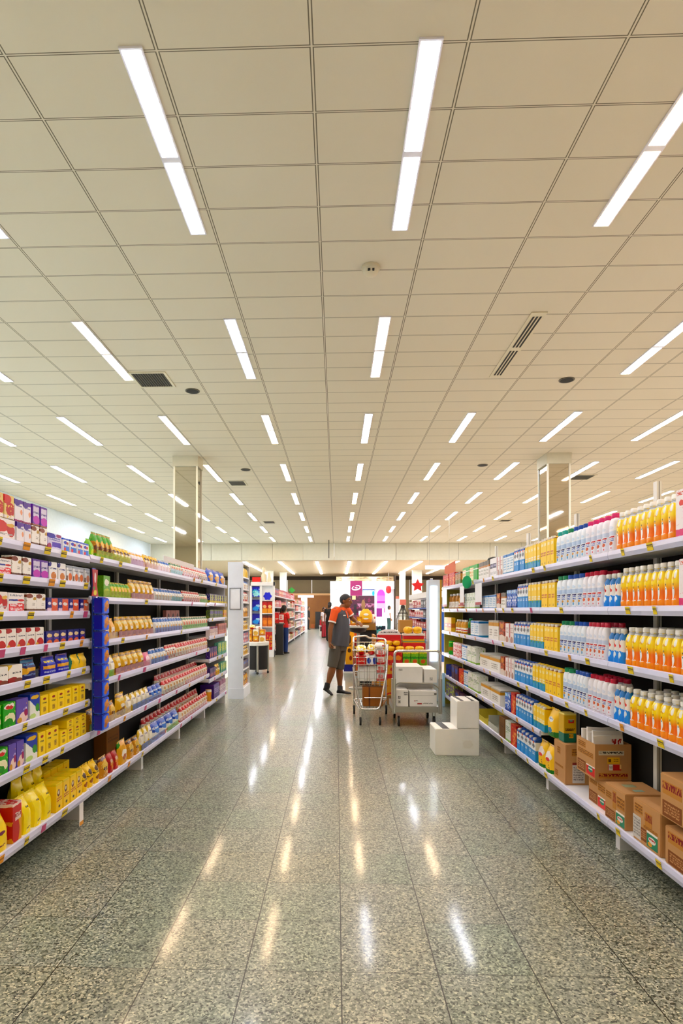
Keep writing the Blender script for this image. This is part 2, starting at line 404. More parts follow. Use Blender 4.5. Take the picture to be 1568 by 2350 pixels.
def bay(side, y0, y1, levels, label, ntags=4, pink=.15, post0=True, leg0=True):
    s = 1 if side == 'L' else -1            # aisle direction
    xf, xb = (LXF, LXB) if side == 'L' else (RXF, RXB)
    t = empty('shelving_bay', (xb, (y0 + y1) / 2, 0)); tag(t, label, 'shelving', 'gondola shelving along the aisle')
    a = (y1 - y0) / 2; D = abs(xf - xb)
    X = lambda d: s * d                      # d = distance out from the back panel
    def bx(mb, d0, d1, ya, yb, z0, z1): mb.box(min(X(d0), X(d1)), max(X(d0), X(d1)), ya, yb, z0, z1); return mb
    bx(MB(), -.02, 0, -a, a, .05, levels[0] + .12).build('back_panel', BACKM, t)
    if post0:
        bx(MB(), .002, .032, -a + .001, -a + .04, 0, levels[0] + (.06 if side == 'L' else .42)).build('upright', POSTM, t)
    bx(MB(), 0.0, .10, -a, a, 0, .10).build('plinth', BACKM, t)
    if leg0: bx(MB(), .10, D - .07, -a + .001, -a + .055, 0, levels[-1] - .05).build('base_leg', WM, t)
    for li, z in enumerate(levels):
        sh = bx(MB(), .005, D - .012, -a + .003, a - .003, z - .042, z - .012).build('shelf', SHELFW, t)
        d0 = D - .012
        m = MB(); y_a, y_b = -a + .002, a - .002
        m.rings([[(X(d0), y_, z - .012), (X(d0 + .004), y_, z), (X(d0 + .012), y_, z - .004), (X(d0 + .017), y_, z - .028), (X(d0 + .010), y_, z - .052), (X(d0), y_, z - .052)] for y_ in (y_a, y_b)])
        m.build('ticket_strip', LIP, sh)
        for q in range(ntags):
            if rt.random() < .18: continue
            y = -a + (q + rt.uniform(.2, .8)) * 2 * a / ntags; wd = rt.choice([.04, .05, .06, .07]) * (1.0 if side == 'L' else .8)
            if y + wd > a - .01: continue
            m_ = TAGP if rt.random() < pink else (TAGO if rt.random() < .25 else TAGY)
            MB().obox((X(d0 + .0185), y + wd / 2, z - .025), (s * .001, 0, .0002), (0, wd / 2, 0), (s * .0042 * 1, 0, .0205)).build('price_tag', m_, sh)
    return t
bay('L', 2.75, 4.03, LA, 'white shelving bay of eight shelves holding cereal cartons and yellow packs', 5, .2)
bay('L', 4.03, 5.31, LB, 'white shelving bay beside the blue biscuit strip, gold snack pouches on it', 3, .3)
bay('L', 5.31, 6.59, LB, 'second white shelving bay beyond the blue biscuit strip, mixed snack pouches', 2, .4)
bay('L', 6.59, 7.87, LB, 'third white shelving bay beyond the blue biscuit strip, red and white pouches', 2, .4)
bay('L', 7.87, 9.15, LC, 'farthest white shelving bay with seven close shelves beside the white end unit', 2)
bay('R', 2.42, 3.62, RA, 'white shelving bay holding orange juice bottles above stacked cardboard boxes', 3, .05)
bay('R', 3.62, 4.82, RA, 'white shelving bay with white yogurt bottles above an open cardboard box', 3, .05)
bay('R', 4.82, 6.02, RB, 'white shelving bay holding yellow and blue spouted cartons', 3, .1)
bay('R', 6.02, 7.22, RB, 'white shelving bay behind the two stacked white boxes', 3, .2)
bay('R', 7.22, 9.22, RB, 'farthest white shelving bay next to the tall lit panel', 4, .2)
# side cheeks closing the far ends and the change of levels
o = BX(-2.02, -1.735, 9.152, 9.175, 0, 1.95).build('gondola_end_panel', WM); tag(o, 'white end panel closing the snack gondola at its far end', 'shelf end panel')
o = BX(1.675, 1.96, 9.225, 9.25, 0, 1.95).build('gondola_end_panel', mat('olive_side', '#a99a22', .5)); tag(o, 'olive yellow end panel closing the drinks gondola beside the lit panel', 'shelf end panel')
# price card hanging below the bottom shelf
t = empty('price_card', (-1.69, YX(187, -1.69), 0)); z0 = zv(1893, -1.69, YX(187, -1.69)); z1 = .17
m = BX(-.003, 0, -.03, .03, z0, z1).build('card', mat('card_white', '#f4f1ee', .5), t); BX(0, .001, -.029, .029, z0, z0 + .025).build('card_band', mat('card_orange', '#e89a1c'), t)
tag(t, 'white price card with orange foot hanging below the bottom cereal shelf', 'price card')
# front fences of tinted clear plastic on the snack shelves
FN = {'lime': glassy('f_lime', '#a8c818', .42), 'pink': glassy('f_pink', '#d8a8b4', .36), 'purple': glassy('f_purple', '#b878b8', .38), 'teal': glassy('f_teal', '#4aa8b8', .42), 'grey': glassy('f_grey', '#a8a8a0', .32), 'green': glassy('f_green', '#58b848', .42), 'blue': glassy('f_blue', '#3a78c8', .42), 'clear': glassy('f_clear', '#d8d0b8', .3)}
fc = {}
def fence(level, u0, u1, col, h=.055):
    z = LB[level] - .008; x = LXF - .012; y0, y1 = YX(u0, x), YX(u1, x)
    o = BX(-.0015, .0015, -(y1 - y0) / 2, (y1 - y0) / 2, 0, h).build('shelf_fence', FN[col], loc=(x, (y0 + y1) / 2, z))
    fc.setdefault((level, col), []).append((y0, o))
for L in ((0, 222, 300, 'lime'), (0, 302, 334, 'purple'), (0, 336, 390, 'pink'), (0, 393, 419, 'teal'), (0, 421, 455, 'pink'), (0, 457, 477, 'grey'),
          (1, 238, 300, 'lime'), (1, 302, 353, 'pink'), (1, 357, 392, 'grey'), (1, 394, 419, 'teal'), (1, 421, 458, 'pink'), (1, 460, 477, 'green'),
          (2, 238, 270, 'clear'), (2, 273, 352, 'pink'), (2, 357, 418, 'blue'), (2, 421, 476, 'green'),
          (3, 232, 262, 'green'), (3, 266, 344, 'pink'), (3, 348, 386, 'blue'), (3, 389, 435, 'grey'), (3, 437, 475, 'pink'),
          (4, 206, 243, 'green'), (4, 246, 300, 'clear'), (4, 305, 371, 'blue'), (4, 374, 425, 'grey'), (4, 428, 474, 'pink'),
          (5, 326, 379, 'blue'), (5, 384, 410, 'green'), (5, 413, 474, 'pink')): fence(*L)
nm = {'lime': 'lime tinted', 'pink': 'pink tinted', 'purple': 'purple tinted', 'teal': 'teal tinted', 'grey': 'grey tinted', 'green': 'green tinted', 'blue': 'blue tinted', 'clear': 'clear'}
for (lv, c), L in fc.items():
    L.sort(key=lambda q: q[0])
    for i, (_, o) in enumerate(L):
        tag(o, ('%s plastic shelf fence at the front of the %s snack shelf' % (nm[c], LVL[6][lv])) if len(L) == 1 else ('%s plastic fence, %s from the near end of the %s snack shelf' % (nm[c], ordn(i), LVL[6][lv])), 'shelf fence', 'tinted plastic fences on snack shelves')
o = BX(-.004, .004, -.7, .7, 0, .22).build('divider_panel', mat('top_panel', '#dcd8d4', .5), loc=(-1.93, 7.25, LB[0] + .005)); tag(o, 'pale upright board standing behind the pouches on the top snack shelf', 'display board')
o = BX(-.004, .004, -.55, .55, 0, .2).build('divider_panel', mat('top_panel_b', '#dfe4f2', .5), loc=(-1.95, 8.5, LC[0] + .005)); tag(o, 'pale blue upright board on top of the farthest snack bay', 'display board')
# ================================================================== packaged goods
def carton(w, d, h, m, name, **kw):
    return BX(-w / 2, w / 2, -d / 2, d / 2, 0, h).build(name, m, bevel=min(w, d, h) * .035)
def pouch(w, d, h, m, name, seal=None, lean=.0, cr=.006, near=True):
    mb = MB(); nx, nz = 6, 8; F_, B_ = [], []
    for i in range(nz + 1):
        t = i / nz; zz = h * .93 * t
        th = d / 2 * (1 - .12 * (1 - t) ** 3) * (1 - t ** 3.2) ** .75 + .002
        wd = w / 2 * (1 - .05 * math.sin(PI * t) - .04 * t)
        rf, rb = [], []
        for j in range(nx + 1):
            u = j / nx * 2 - 1; e_ = (1 - abs(u) ** 3.5) ** .6 if abs(u) < 1 else 0
            q = cr * math.sin(7 * u + 9 * t + 1.3) * math.sin(5 * t + 2 * u) * math.sin(PI * t)
            rf.append((u * wd, -th * e_ - q + lean * t, zz)); rb.append((u * wd, th * e_ + lean * t, zz))
        F_.append(rf); B_.append(rb)
    mb.rings([f + b_[::-1] for f, b_ in zip(F_, B_)])
    o = mb.build(name, m, smooth=True)
    if near:
        s_ = MB(); y = lean * .97; n = 8; w2 = w * .45
        for a, b_ in ((0, 0),):
            pts = [(-w2, h * .90)] + [(w2, h * .90)]
            top = [(w2 - 2 * w2 * i / n, h * (1.0 if i % 2 == 0 else .985)) for i in range(n + 1)]
            prism(s_, pts + top, y - .0015, y + .0015)
        s_.build('top_seal', seal or m, o)
    return o
def spout_carton(w, d, h, m, name, cap, **kw):
    mb = MB(); b = h * .86; a, c = w / 2, d / 2
    mb.v += [(-a, -c, 0), (a, -c, 0), (a, c, 0), (-a, c, 0), (-a, -c, b), (a, -c, b), (a, c, h * .97), (-a, c, h * .97)]
    for q in ((0, 3, 2, 1), (4, 5, 6, 7), (0, 1, 5, 4), (1, 2, 6, 5), (2, 3, 7, 6), (3, 0, 4, 7)): mb.face(q)
    o = mb.build(name, m, bevel=.002)
    r = min(w * .27, .016)
    c_ = MB().tube([(0, -c * .55, b + h * .005), (0, -c * .62, b + h * .085)], r, 10); c_.build('cap', cap, o, True)
    return o
def yogurt_bottle(w, d, h, m, name, cap, **kw):
    r = w / 2; H = h
    o = MB().lathe([(r * .9, 0), (r, .012), (r, H * .60), (r * .98, H * .70), (r * .92, H * .79), (r * .78, H * .85), (r * .60, H * .885)], 20, 3.2, sy=d / w).build(name, m, smooth=True)
    MB().lathe([(r * .62, H * .872), (r * .68, H * .885), (r * .68, H * .985), (r * .58, H)], 16).build('cap', cap, o, True)
    return o
def juice_bottle(w, d, h, m, name, cap, **kw):
    r = w / 2; H = h
    o = MB().lathe([(r * .86, 0), (r * .97, .008), (r * .99, H * .16), (r * .93, H * .22), (r * .97, H * .36), (r, H * .5), (r * .99, H * .62), (r * .92, H * .72), (r * .74, H * .80), (r * .52, H * .85), (r * .47, H * .895)], 20, 2.6).build(name, m, smooth=True)
    MB().lathe([(r * .47, H * .845), (r * .60, H * .85), (r * .60, H * .868), (r * .47, H * .872)], 16).build('neck_ring', NECK, o, True)
    MB().lathe([(r * .55, H * .895), (r * .58, H * .9), (r * .58, H * .985), (r * .5, H)], 16).build('cap', cap, o, True)
    return o
def slim_bottle(w, d, h, m, name, cap, **kw):
    r = w / 2; H = h
    o = MB().lathe([(r * .9, 0), (r, .01), (r * .95, H * .3), (r * .82, H * .45), (r * .9, H * .6), (r * .86, H * .74), (r * .55, H * .84), (r * .42, H * .88)], 18).build(name, m, smooth=True)
    MB().lathe([(r * .5, H * .87), (r * .54, H * .88), (r * .54, H * .98), (r * .45, H)], 14).build('cap', cap, o, True)
    return o
def can(w, d, h, m, name, **kw):
    r = w / 2
    return MB().lathe([(r * .9, 0), (r, .006), (r, h - .008), (r * .92, h)], 18, sy=1).build(name, m, smooth=True)
NECK = mat('bottle_neck', '#b9bcc0', .25)
CAPS = {c: mat('cap_' + c, v, .3) for c, v in dict(white='#f4f2ee', green='#0d8f5c', teal='#19a59a', blue='#1450b8', navy='#1c2a8c', red='#c8123c', pink='#e82a7c').items()}
SH = dict(carton=carton, pouch=pouch, spout=spout_carton, yog=yogurt_bottle, juice=juice_bottle, slim=slim_bottle, can=can)
K = {}
def kind(key, shape, name, cat, desc, base, layers, d=.07, cap=None, wob=0.0, rough=.38, **kw):
    K[key] = (shape, name, cat, desc, base, layers, d, cap, wob, rough, kw)
TX = lambda z0, z1, n, c, x0=.12, x1=.88: ('t', x0, x1, z0, z1, n, c)
# cereal-bay cartons
kind('redchip', 'carton', 'cereal_carton', 'cereal carton', 'red-bowl white cereal carton', '#f6f0ee', [('b', 0, .08, '#9c1f22'), ('e', .25, .62, .42, .26, '#d8161c'), ('e', .78, .5, .2, .3, '#c41a18'), ('e', .78, .74, .2, .08, '#e8c070'), TX(.2, .34, 1, '#b8b0b0')], .06, wob=.15)
kind('redgold', 'carton', 'cereal_carton', 'cereal carton', 'red and gold fruit cereal carton', '#e8d090', [('e', .3, .82, .4, .22, '#d8202c'), ('e', .6, .42, .42, .3, '#c81818'), ('b', 0, .16, '#f0e8e4'), ('n', 5, .62, '#f4dc80')], .06, wob=.2)
kind('purwhite', 'carton', 'cereal_carton', 'cereal carton', 'white cereal carton with purple top', '#f0edf4', [('b', .82, 1, '#6a28a8'), ('e', .3, .86, .34, .16, '#5a1c9c'), TX(.64, .74, 1, '#4a3a9c'), ('b', 0, .08, '#a0287c'), ('e', .8, .45, .14, .12, '#e8a888')], .06, wob=.12)
kind('purple', 'carton', 'cereal_carton', 'cereal carton', 'purple and lilac cereal carton', '#6b2aa8', [('r', .12, .9, .42, .9, '#dcd4ec'), TX(.52, .66, 1, '#3a2a8c'), ('e', .55, .28, .46, .2, '#c848c0'), ('b', 0, .07, '#b07050')], .06, wob=.1)
kind('violet', 'carton', 'cereal_carton', 'cereal carton', 'wide violet cereal carton', '#d8d4f0', [('e', .25, .85, .3, .16, '#4a30b0'), ('e', .8, .9, .2, .1, '#a02880'), ('r', .3, .95, .22, .5, '#6048c0'), TX(.56, .76, 2, '#3c48a8'), ('b', 0, .12, '#c87840'), ('e', .12, .22, .14, .2, '#b03878')], .06, wob=.1)
kind('sky', 'carton', 'cereal_carton', 'cereal carton', 'white and sky blue cereal carton', '#f4f6fa', [('r', .1, .95, .06, .48, '#1e90e8'), ('b', .88, 1, '#2a70d8'), ('e', .4, .7, .3, .1, '#2a58c8'), ('e', .7, .68, .16, .1, '#c02838'), ('e', .3, .26, .16, .12, '#e85060'), TX(.5, .6, 1, '#c8d0e0')], .06, wob=.12)
kind('brown', 'carton', 'cereal_carton', 'cereal carton', 'white cereal carton with brown base', '#f6f3ee', [('b', 0, .2, '#6a4020'), ('n', 14, .62, '#8a5a30'), ('e', .3, .86, .34, .12, '#8a4818'), ('e', .82, .72, .16, .1, '#c8a020'), ('r', .05, .95, .22, .66, '#f6f3ee'), TX(.36, .5, 2, '#8a8480', .55, .85)], .06, wob=.08)
kind('orange', 'carton', 'cereal_carton', 'cereal carton', 'white cereal carton with orange biscuits', '#f4f3f4', [('e', .1, .9, .2, .16, '#3a2a90'), TX(.58, .7, 1, '#33408c'), ('e', .55, .28, .32, .2, '#d89018'), ('n', 9, .68, '#f4f3f4')], .06, wob=.1)
kind('greyora', 'carton', 'cereal_carton', 'cereal carton', 'grey-topped cereal carton with orange oval', '#f2f3f4', [('d', .8, 1.0, '#c8ccd4'), ('b', .86, 1, '#a8b0bc'), TX(.66, .74, 1, '#33363c'), ('e', .6, .34, .3, .22, '#e88a18'), ('d', -1.2, .92, '#f2f3f4'), ('r', 0, .24, 0, .4, '#8a6a58')], .06, wob=.06)
kind('whitered', 'carton', 'cereal_carton', 'cereal carton', 'wide white cereal carton with red letters', '#f6f2f2', [('e', .75, .3, .34, .2, '#e81c50'), ('r', .05, .45, 0, .45, '#f04868'), TX(.08, .44, 2, '#f8e0e4'), ('r', .05, .6, .6, .68, '#2848a0'), ('e', .8, .64, .2, .06, '#d82838'), TX(.78, .92, 1, '#8a90a0')], .06, wob=.06)
kind('redbowl', 'carton', 'cereal_carton', 'cereal carton', 'white cereal carton with red jam', '#f5f1ec', [('e', .2, .9, .34, .14, '#b83848'), TX(.56, .64, 1, '#2c3048'), ('e', .55, .22, .4, .22, '#c81420'), ('b', 0, .07, '#d8a020'), ('e', .2, .12, .16, .1, '#e0b848')], .06, wob=.12)
kind('navyora', 'carton', 'biscuit_carton', 'biscuit carton', 'navy biscuit carton with orange panel', '#122a88', [('r', .36, .92, .08, .95, '#e8782c'), ('e', .64, .6, .2, .12, '#f4f0f0'), ('n', 8, .66, '#f4c890'), ('e', .18, .62, .14, .1, '#e8e4f0'), ('r', 0, .34, 0, .3, '#f0d8ec')], .06, wob=.08)
kind('navypur', 'carton', 'biscuit_carton', 'biscuit carton', 'small navy and purple biscuit carton', '#261a84', [('e', .5, .68, .36, .14, '#f0d8a8'), TX(.36, .5, 1, '#7a58c8'), ('e', .5, .14, .4, .2, '#e88024'), ('n', 7, .7, '#d048a0')], .06, wob=.15)
kind('yelwhite', 'carton', 'cereal_carton', 'cereal carton', 'yellow cornered white cereal carton', '#f6f2ec', [('d', -.9, .72, '#e8c820'), ('e', .3, .16, .4, .2, '#a82018'), ('e', .75, .14, .3, .14, '#8a5040'), TX(.5, .62, 1, '#303848', .3, .9)], .06, wob=.05)
kind('navyrib', 'pouch', 'biscuit_pouch', 'biscuit pouch', 'navy biscuit pouch with yellow ribbon', '#12286c', [('r', 0, 1, .42, .6, '#e8b820'), ('e', .1, .42, .2, .14, '#e8b820'), TX(.18, .3, 1, '#8aa0d0'), ('b', .86, .96, '#3a78a0'), TX(.66, .8, 1, '#5a98d0')], .06, wob=.12)
kind('bluepk', 'pouch', 'biscuit_pouch', 'biscuit pouch', 'bright blue biscuit pouch with gold letters', '#1a3cb8', [('r', .1, 1, .36, .55, '#e8b424'), TX(.12, .26, 1, '#c8d0f0'), ('e', .55, .76, .34, .14, '#2a68d8'), TX(.66, .82, 1, '#f0e040')], .06, wob=.1)
kind('yelpk', 'pouch', 'biscuit_pouch', 'biscuit pouch', 'small yellow and cream biscuit pouch', '#ffdc1c', [('e', .5, .62, .36, .24, '#f6f0dc'), ('e', .5, .6, .16, .12, '#e8b810'), ('d', 1.4, .5, '#ffdc1c'), ('e', .02, .5, .1, .5, '#2a8a70')], .06, wob=.1)
kind('greenbx', 'carton', 'drink_mix_carton', 'drink mix carton', 'green drink mix carton with white swirl', '#48b020', [('e', .5, .84, .4, .12, '#f0e8e0'), ('e', .5, .8, .3, .08, '#d84838'), ('e', .55, .36, .42, .22, '#f0ecc8'), ('e', .4, .2, .4, .16, '#389818'), ('n', 6, .66, '#b8e060')], .07, wob=.2)
kind('purbx', 'carton', 'drink_mix_carton', 'drink mix carton', 'purple drink mix carton with fruit', '#7868b8', [('b', .86, 1, '#9a70a8'), TX(.7, .84, 1, '#e8b030'), TX(.5, .62, 1, '#e8e0f8'), ('d', -.9, .02, '#7868b8'), ('e', .6, .22, .36, .22, '#f0d8d0'), ('e', .3, .14, .2, .12, '#d8a828'), ('e', .8, .4, .16, .14, '#a83868')], .07, wob=.12)
kind('blubx', 'carton', 'drink_mix_carton', 'drink mix carton', 'white drink mix carton with blue top', '#f2f4ec', [('d', .55, .78, '#2458b8'), ('e', .5, .86, .4, .08, '#e8c020'), ('e', .75, .42, .2, .16, '#4ca028'), ('e', .3, .14, .3, .1, '#c8e090')], .07, wob=.06)
kind('yelbrick', 'carton', 'cocoa_carton', 'cocoa carton', 'plain yellow cocoa carton with black print', '#ffe21a', [('e', .5, .82, .2, .06, '#a83818'), TX(.55, .66, 1, '#3a2c08', .25, .75), ('r', .32, .68, .18, .42, '#d8b008'), TX(.18, .42, 4, '#4a3a08', .36, .64)], .07, wob=.0)
kind('bigyel', 'pouch', 'cocoa_bag', 'cocoa bag', 'large smooth yellow cocoa bag with purple print', '#ffe218', [('e', .45, .5, .22, .08, '#6a2450'), TX(.46, .54, 1, '#e8b8b0', .3, .6), ('d', 1.0, .0, '#ffe218'), TX(.12, .2, 1, '#7a3040', .2, .65), ('e', .45, .5, .2, .05, '#7a3858')], .10, wob=.04)
kind('redyel', 'carton', 'cocoa_carton', 'cocoa carton', 'red carton with yellow side beside large bag', '#d01414', [('b', 0, .55, '#e8b018'), ('e', .35, .3, .4, .34, '#c81818'), ('r', .3, .9, .55, .74, '#f0e0d8'), TX(.58, .72, 1, '#a82828'), ('b', .93, 1, '#f0d8d0')], .09, wob=.08)
kind('yelbag', 'pouch', 'cocoa_bag', 'cocoa bag', 'crumpled shiny yellow cocoa bag', '#ffea1a', [TX(.7, .78, 1, '#4a3c08', .5, .7), ('n', 5, .70, '#fff8a0'), TX(.12, .2, 1, '#6a5408', .35, .65)], .10, rough=.16)
kind('yelchoc', 'carton', 'cocoa_carton', 'cocoa carton', 'yellow cocoa carton with brown cup picture', '#ffdc14', [('e', .4, .66, .2, .12, '#7a3c18'), ('e', .4, .68, .12, .06, '#f0e4d0'), TX(.34, .5, 2, '#b84818'), ('b', .93, 1, '#f0d850'), ('e', .5, .18, .14, .05, '#4a3808')], .10, wob=.06)
kind('yelpack', 'pouch', 'cocoa_bag', 'cocoa bag', 'yellow cocoa bag with dark oval print', '#ffdc14', [('e', .5, .7, .26, .12, '#5a3a10'), ('n', 8, .7, '#fbe87a'), ('e', .5, .3, .3, .1, '#a86a18'), TX(.46, .56, 1, '#403008')], .09, wob=.1)
# snack-bay pouches
kind('greenbag', 'pouch', 'snack_pouch', 'snack pouch', 'tall green-topped amber snack pouch', '#c89018', [('b', .68, 1, '#58a81c'), ('e', .45, .42, .34, .2, '#7a4810'), ('e', .6, .62, .26, .14, '#e8c020'), ('b', 0, .2, '#8ac81c'), ('n', 7, .64, '#e8c838')], .07, wob=.2)
kind('limebag', 'pouch', 'snack_pouch', 'snack pouch', 'bright lime snack pouch', '#88c818', [('e', .5, .3, .3, .18, '#d8e048'), ('e', .5, .12, .2, .08, '#f0f0d0'), ('n', 6, .66, '#58a010')], .07, wob=.2)
kind('yelsn', 'pouch', 'snack_pouch', 'snack pouch', 'small yellow snack pouch with brown nuts', '#e8c418', [('e', .5, .62, .34, .2, '#f4f0dc'), ('e', .4, .74, .24, .12, '#6a4014'), ('e', .5, .24, .36, .14, '#c89018'), ('n', 7, .68, '#f8e890')], .06, wob=.2)
kind('limebox', 'carton', 'snack_carton', 'snack carton', 'lime green fruit snack carton', '#7ab414', [('e', .5, .7, .34, .14, '#f4f0e0'), ('e', .5, .3, .4, .18, '#c8d020'), ('n', 6, .6, '#5a9a0c')], .05, wob=.2)
kind('limesn', 'pouch', 'snack_pouch', 'snack pouch', 'small yellow and green snack pouch', '#dcd418', [('b', .8, 1, '#68b018'), ('e', .5, .58, .3, .14, '#f0c020'), ('e', .5, .36, .34, .14, '#a87818'), ('b', 0, .16, '#90c020'), ('n', 7, .68, '#f0f0a0')], .06, wob=.2)
kind('gold', 'pouch', 'snack_pouch', 'snack pouch', 'tall gold snack pouch', '#e8bc14', [('e', .5, .5, .2, .1, '#f2ead0'), ('e', .5, .24, .4, .18, '#8a5a18'), ('n', 8, .66, '#ecd470'), ('b', .9, .97, '#8a6a10'), ('e', .4, .78, .3, .08, '#e8d890')], .07, wob=.25, rough=.25)
kind('goldgreen', 'pouch', 'snack_pouch', 'snack pouch', 'gold snack pouch with green corner', '#e8b414', [('d', -.9, .68, '#4a9a20'), ('e', .55, .42, .34, .22, '#f4ecd8'), ('e', .5, .3, .24, .12, '#b86a20'), ('n', 8, .68, '#f0d880')], .07, wob=.2, rough=.25)
kind('whitegold', 'pouch', 'snack_pouch', 'snack pouch', 'white-fronted yellow snack pouch', '#e4c42a', [('e', .45, .56, .36, .42, '#f4f0e2'), TX(.66, .76, 1, '#50488a', .25, .65), ('e', .5, .2, .36, .12, '#d8b040')], .07, wob=.1)
kind('pinkbag', 'pouch', 'snack_pouch', 'snack pouch', 'small pink snack pouch', '#e888a8', [('e', .5, .55, .3, .26, '#f8e0e8'), ('n', 7, .62, '#d05078')], .06, wob=.2)
kind('whitepink', 'pouch', 'snack_pouch', 'snack pouch', 'white snack pouch in a purple fence', '#f2ecf0', [('b', .86, 1, '#e0b030'), ('e', .5, .5, .14, .1, '#a03848'), ('n', 7, .66, '#e8c8d8')], .06, wob=.15)
kind('whiteblue', 'pouch', 'snack_pouch', 'snack pouch', 'white and blue snack pouch', '#f2f2f0', [('b', .76, 1, '#2878c0'), ('e', .3, .5, .2, .3, '#f2f2f0'), ('e', .55, .4, .28, .16, '#e0b468'), ('e', .6, .16, .26, .12, '#b86830'), ('n', 8, .68, '#58a0d8')], .06, wob=.25)
kind('whitered2', 'pouch', 'snack_pouch', 'snack pouch', 'white snack pouch with red band', '#f4f0ea', [('b', .84, 1, '#cc2a28'), ('e', .5, .44, .3, .16, '#d08a58'), ('e', .3, .2, .2, .1, '#c83030'), ('n', 8, .7, '#e8b8a8'), TX(.6, .7, 1, '#903030')], .06, wob=.2)
kind('redwhite', 'pouch', 'snack_pouch', 'snack pouch', 'red-topped cream snack pouch', '#f4eee0', [('b', .72, 1, '#d0180e'), ('e', .5, .5, .24, .12, '#c89a58'), ('b', 0, .12, '#c82818'), ('e', .7, .24, .22, .1, '#d85838'), ('n', 9, .68, '#f8f4ec')], .06, wob=.25)
kind('whitegr', 'pouch', 'snack_pouch', 'snack pouch', 'cream snack pouch with green top', '#f0ead8', [('b', .84, 1, '#3a7a50'), ('e', .5, .55, .3, .16, '#d0703c'), ('e', .5, .26, .36, .12, '#58885a'), ('n', 8, .64, '#e8c8a0')], .06, wob=.25)
kind('pinkcar', 'carton', 'snack_carton', 'snack carton', 'pink carton standing behind the pouches', '#d89890', [('e', .5, .6, .26, .24, '#5a2a2a'), TX(.2, .3, 1, '#804038')], .04)
kind('goldbrn', 'pouch', 'snack_pouch', 'snack pouch', 'brown and gold snack pouch', '#d49c14', [('e', .5, .6, .32, .24, '#e8c870'), ('e', .45, .42, .2, .12, '#6a3a10'), ('b', .88, 1, '#5a3010'), ('n', 7, .64, '#f0dc90')], .07, wob=.25, rough=.25)
kind('redgoldp', 'pouch', 'snack_pouch', 'snack pouch', 'red and gold snack pouch', '#b81c1c', [('e', .55, .4, .3, .26, '#e8b030'), ('n', 7, .62, '#e04830'), ('e', .5, .64, .18, .1, '#f0d8c0')], .07, wob=.25)
kind('bluwhite', 'pouch', 'snack_pouch', 'snack pouch', 'large blue and white snack pouch', '#f0f0ec', [('b', .5, 1, '#1c64c0'), ('e', .6, .6, .34, .24, '#3a88d8'), TX(.6, .76, 1, '#e8f0f8'), ('e', .5, .14, .4, .12, '#d88428'), ('n', 8, .7, '#f8f8f4')], .08, wob=.15)
kind('bluebig', 'pouch', 'biscuit_pouch', 'biscuit pouch', 'blue biscuit pouch on the top of far bay', '#2468c8', [('e', .5, .4, .36, .3, '#e8b050'), ('e', .5, .7, .3, .1, '#f0e8e0'), ('n', 7, .64, '#58b8e8')], .09, wob=.2)
kind('navygrn', 'carton', 'snack_carton', 'snack carton', 'small navy carton with lime panel', '#3a3488', [('r', .3, .7, .1, .9, '#d8dc38'), ('n', 6, .6, '#e8e4c8'), ('b', 0, .3, '#d8c820')], .06, wob=.2)
kind('grnpur', 'carton', 'snack_carton', 'snack carton', 'small green and violet carton', '#4a5a48', [('e', .5, .66, .4, .2, '#6a58b0'), ('n', 6, .58, '#a8c048'), ('b', 0, .2, '#788838')], .06, wob=.2)
kind('pinkwh', 'carton', 'snack_carton', 'snack carton', 'small white carton with pink print', '#ecdcd8', [('b', .78, 1, '#a04058'), TX(.3, .7, 3, '#a87890'), ('e', .2, .86, .2, .1, '#583890')], .06)
kind('purora', 'carton', 'snack_carton', 'snack carton', 'dark purple carton with orange print', '#3c2470', [('e', .5, .36, .3, .2, '#d87848'), ('n', 6, .62, '#9a78c8')], .06, wob=.2)
kind('tealyel', 'carton', 'snack_carton', 'snack carton', 'teal carton with yellow leaf print', '#58a890', [('e', .4, .6, .3, .36, '#d8e038'), ('n', 6, .62, '#e8f0d8')], .06, wob=.2)
kind('purbig', 'carton', 'biscuit_carton', 'biscuit carton', 'large purple carton on the bottom shelf', '#4a2a80', [TX(.3, .7, 3, '#b8a0d8'), ('b', .9, 1, '#6a48a0')], .16)
kind('pinkbig', 'carton', 'biscuit_carton', 'biscuit carton', 'large pink striped carton on the bottom shelf', '#e8d8e0', [('b', .68, 1, '#a8688c'), ('b', .3, .34, '#a888a8'), TX(.1, .26, 1, '#9a7890'), TX(.4, .6, 2, '#9a7890')], .16)
kind('yelcup', 'can', 'snack_tub', 'snack tub', 'yellow snack tub with white lid', '#e8a81c', [('b', .8, 1, '#f0ece4'), ('e', .5, .4, .2, .2, '#8a4a18')], .08)
# drinks
YOG = [('r', 0, 1, .50, .64, '#c4d6ee'), ('e', .5, .72, .32, .05, '#d4e4f4'), ('r', .0, .9, .435, .475, '#1c2468'), TX(.27, .42, 2, '#2a68b8', .2, .85), ('e', .5, .24, .2, .04, '#d8a030'), ('e', .5, .16, .14, .05, '#58a8d8'), TX(.03, .07, 1, '#a8b0c8')]
YOGR = [('r', 0, 1, .50, .62, '#d4dcee'), ('e', .5, .72, .32, .05, '#e0e4f0'), ('r', .0, .9, .435, .475, '#d0184c'), TX(.32, .42, 2, '#2a68b8', .2, .85), ('e', .5, .27, .26, .05, '#e07840'), ('e', .55, .15, .08, .03, '#e83858'), TX(.03, .07, 1, '#c8a8b4')]
kind('yog_teal', 'yog', 'yogurt_bottle', 'yogurt bottle', 'teal-capped white yogurt bottle', '#eef3fa', YOG, .07, 'teal', .05)
kind('yog_green', 'yog', 'yogurt_bottle', 'yogurt bottle', 'green-capped white yogurt bottle', '#eef3fa', YOG, .07, 'green', .05)
kind('yog_blue', 'yog', 'yogurt_bottle', 'yogurt bottle', 'blue-capped white yogurt bottle', '#eef3fa', YOG, .07, 'blue', .05)
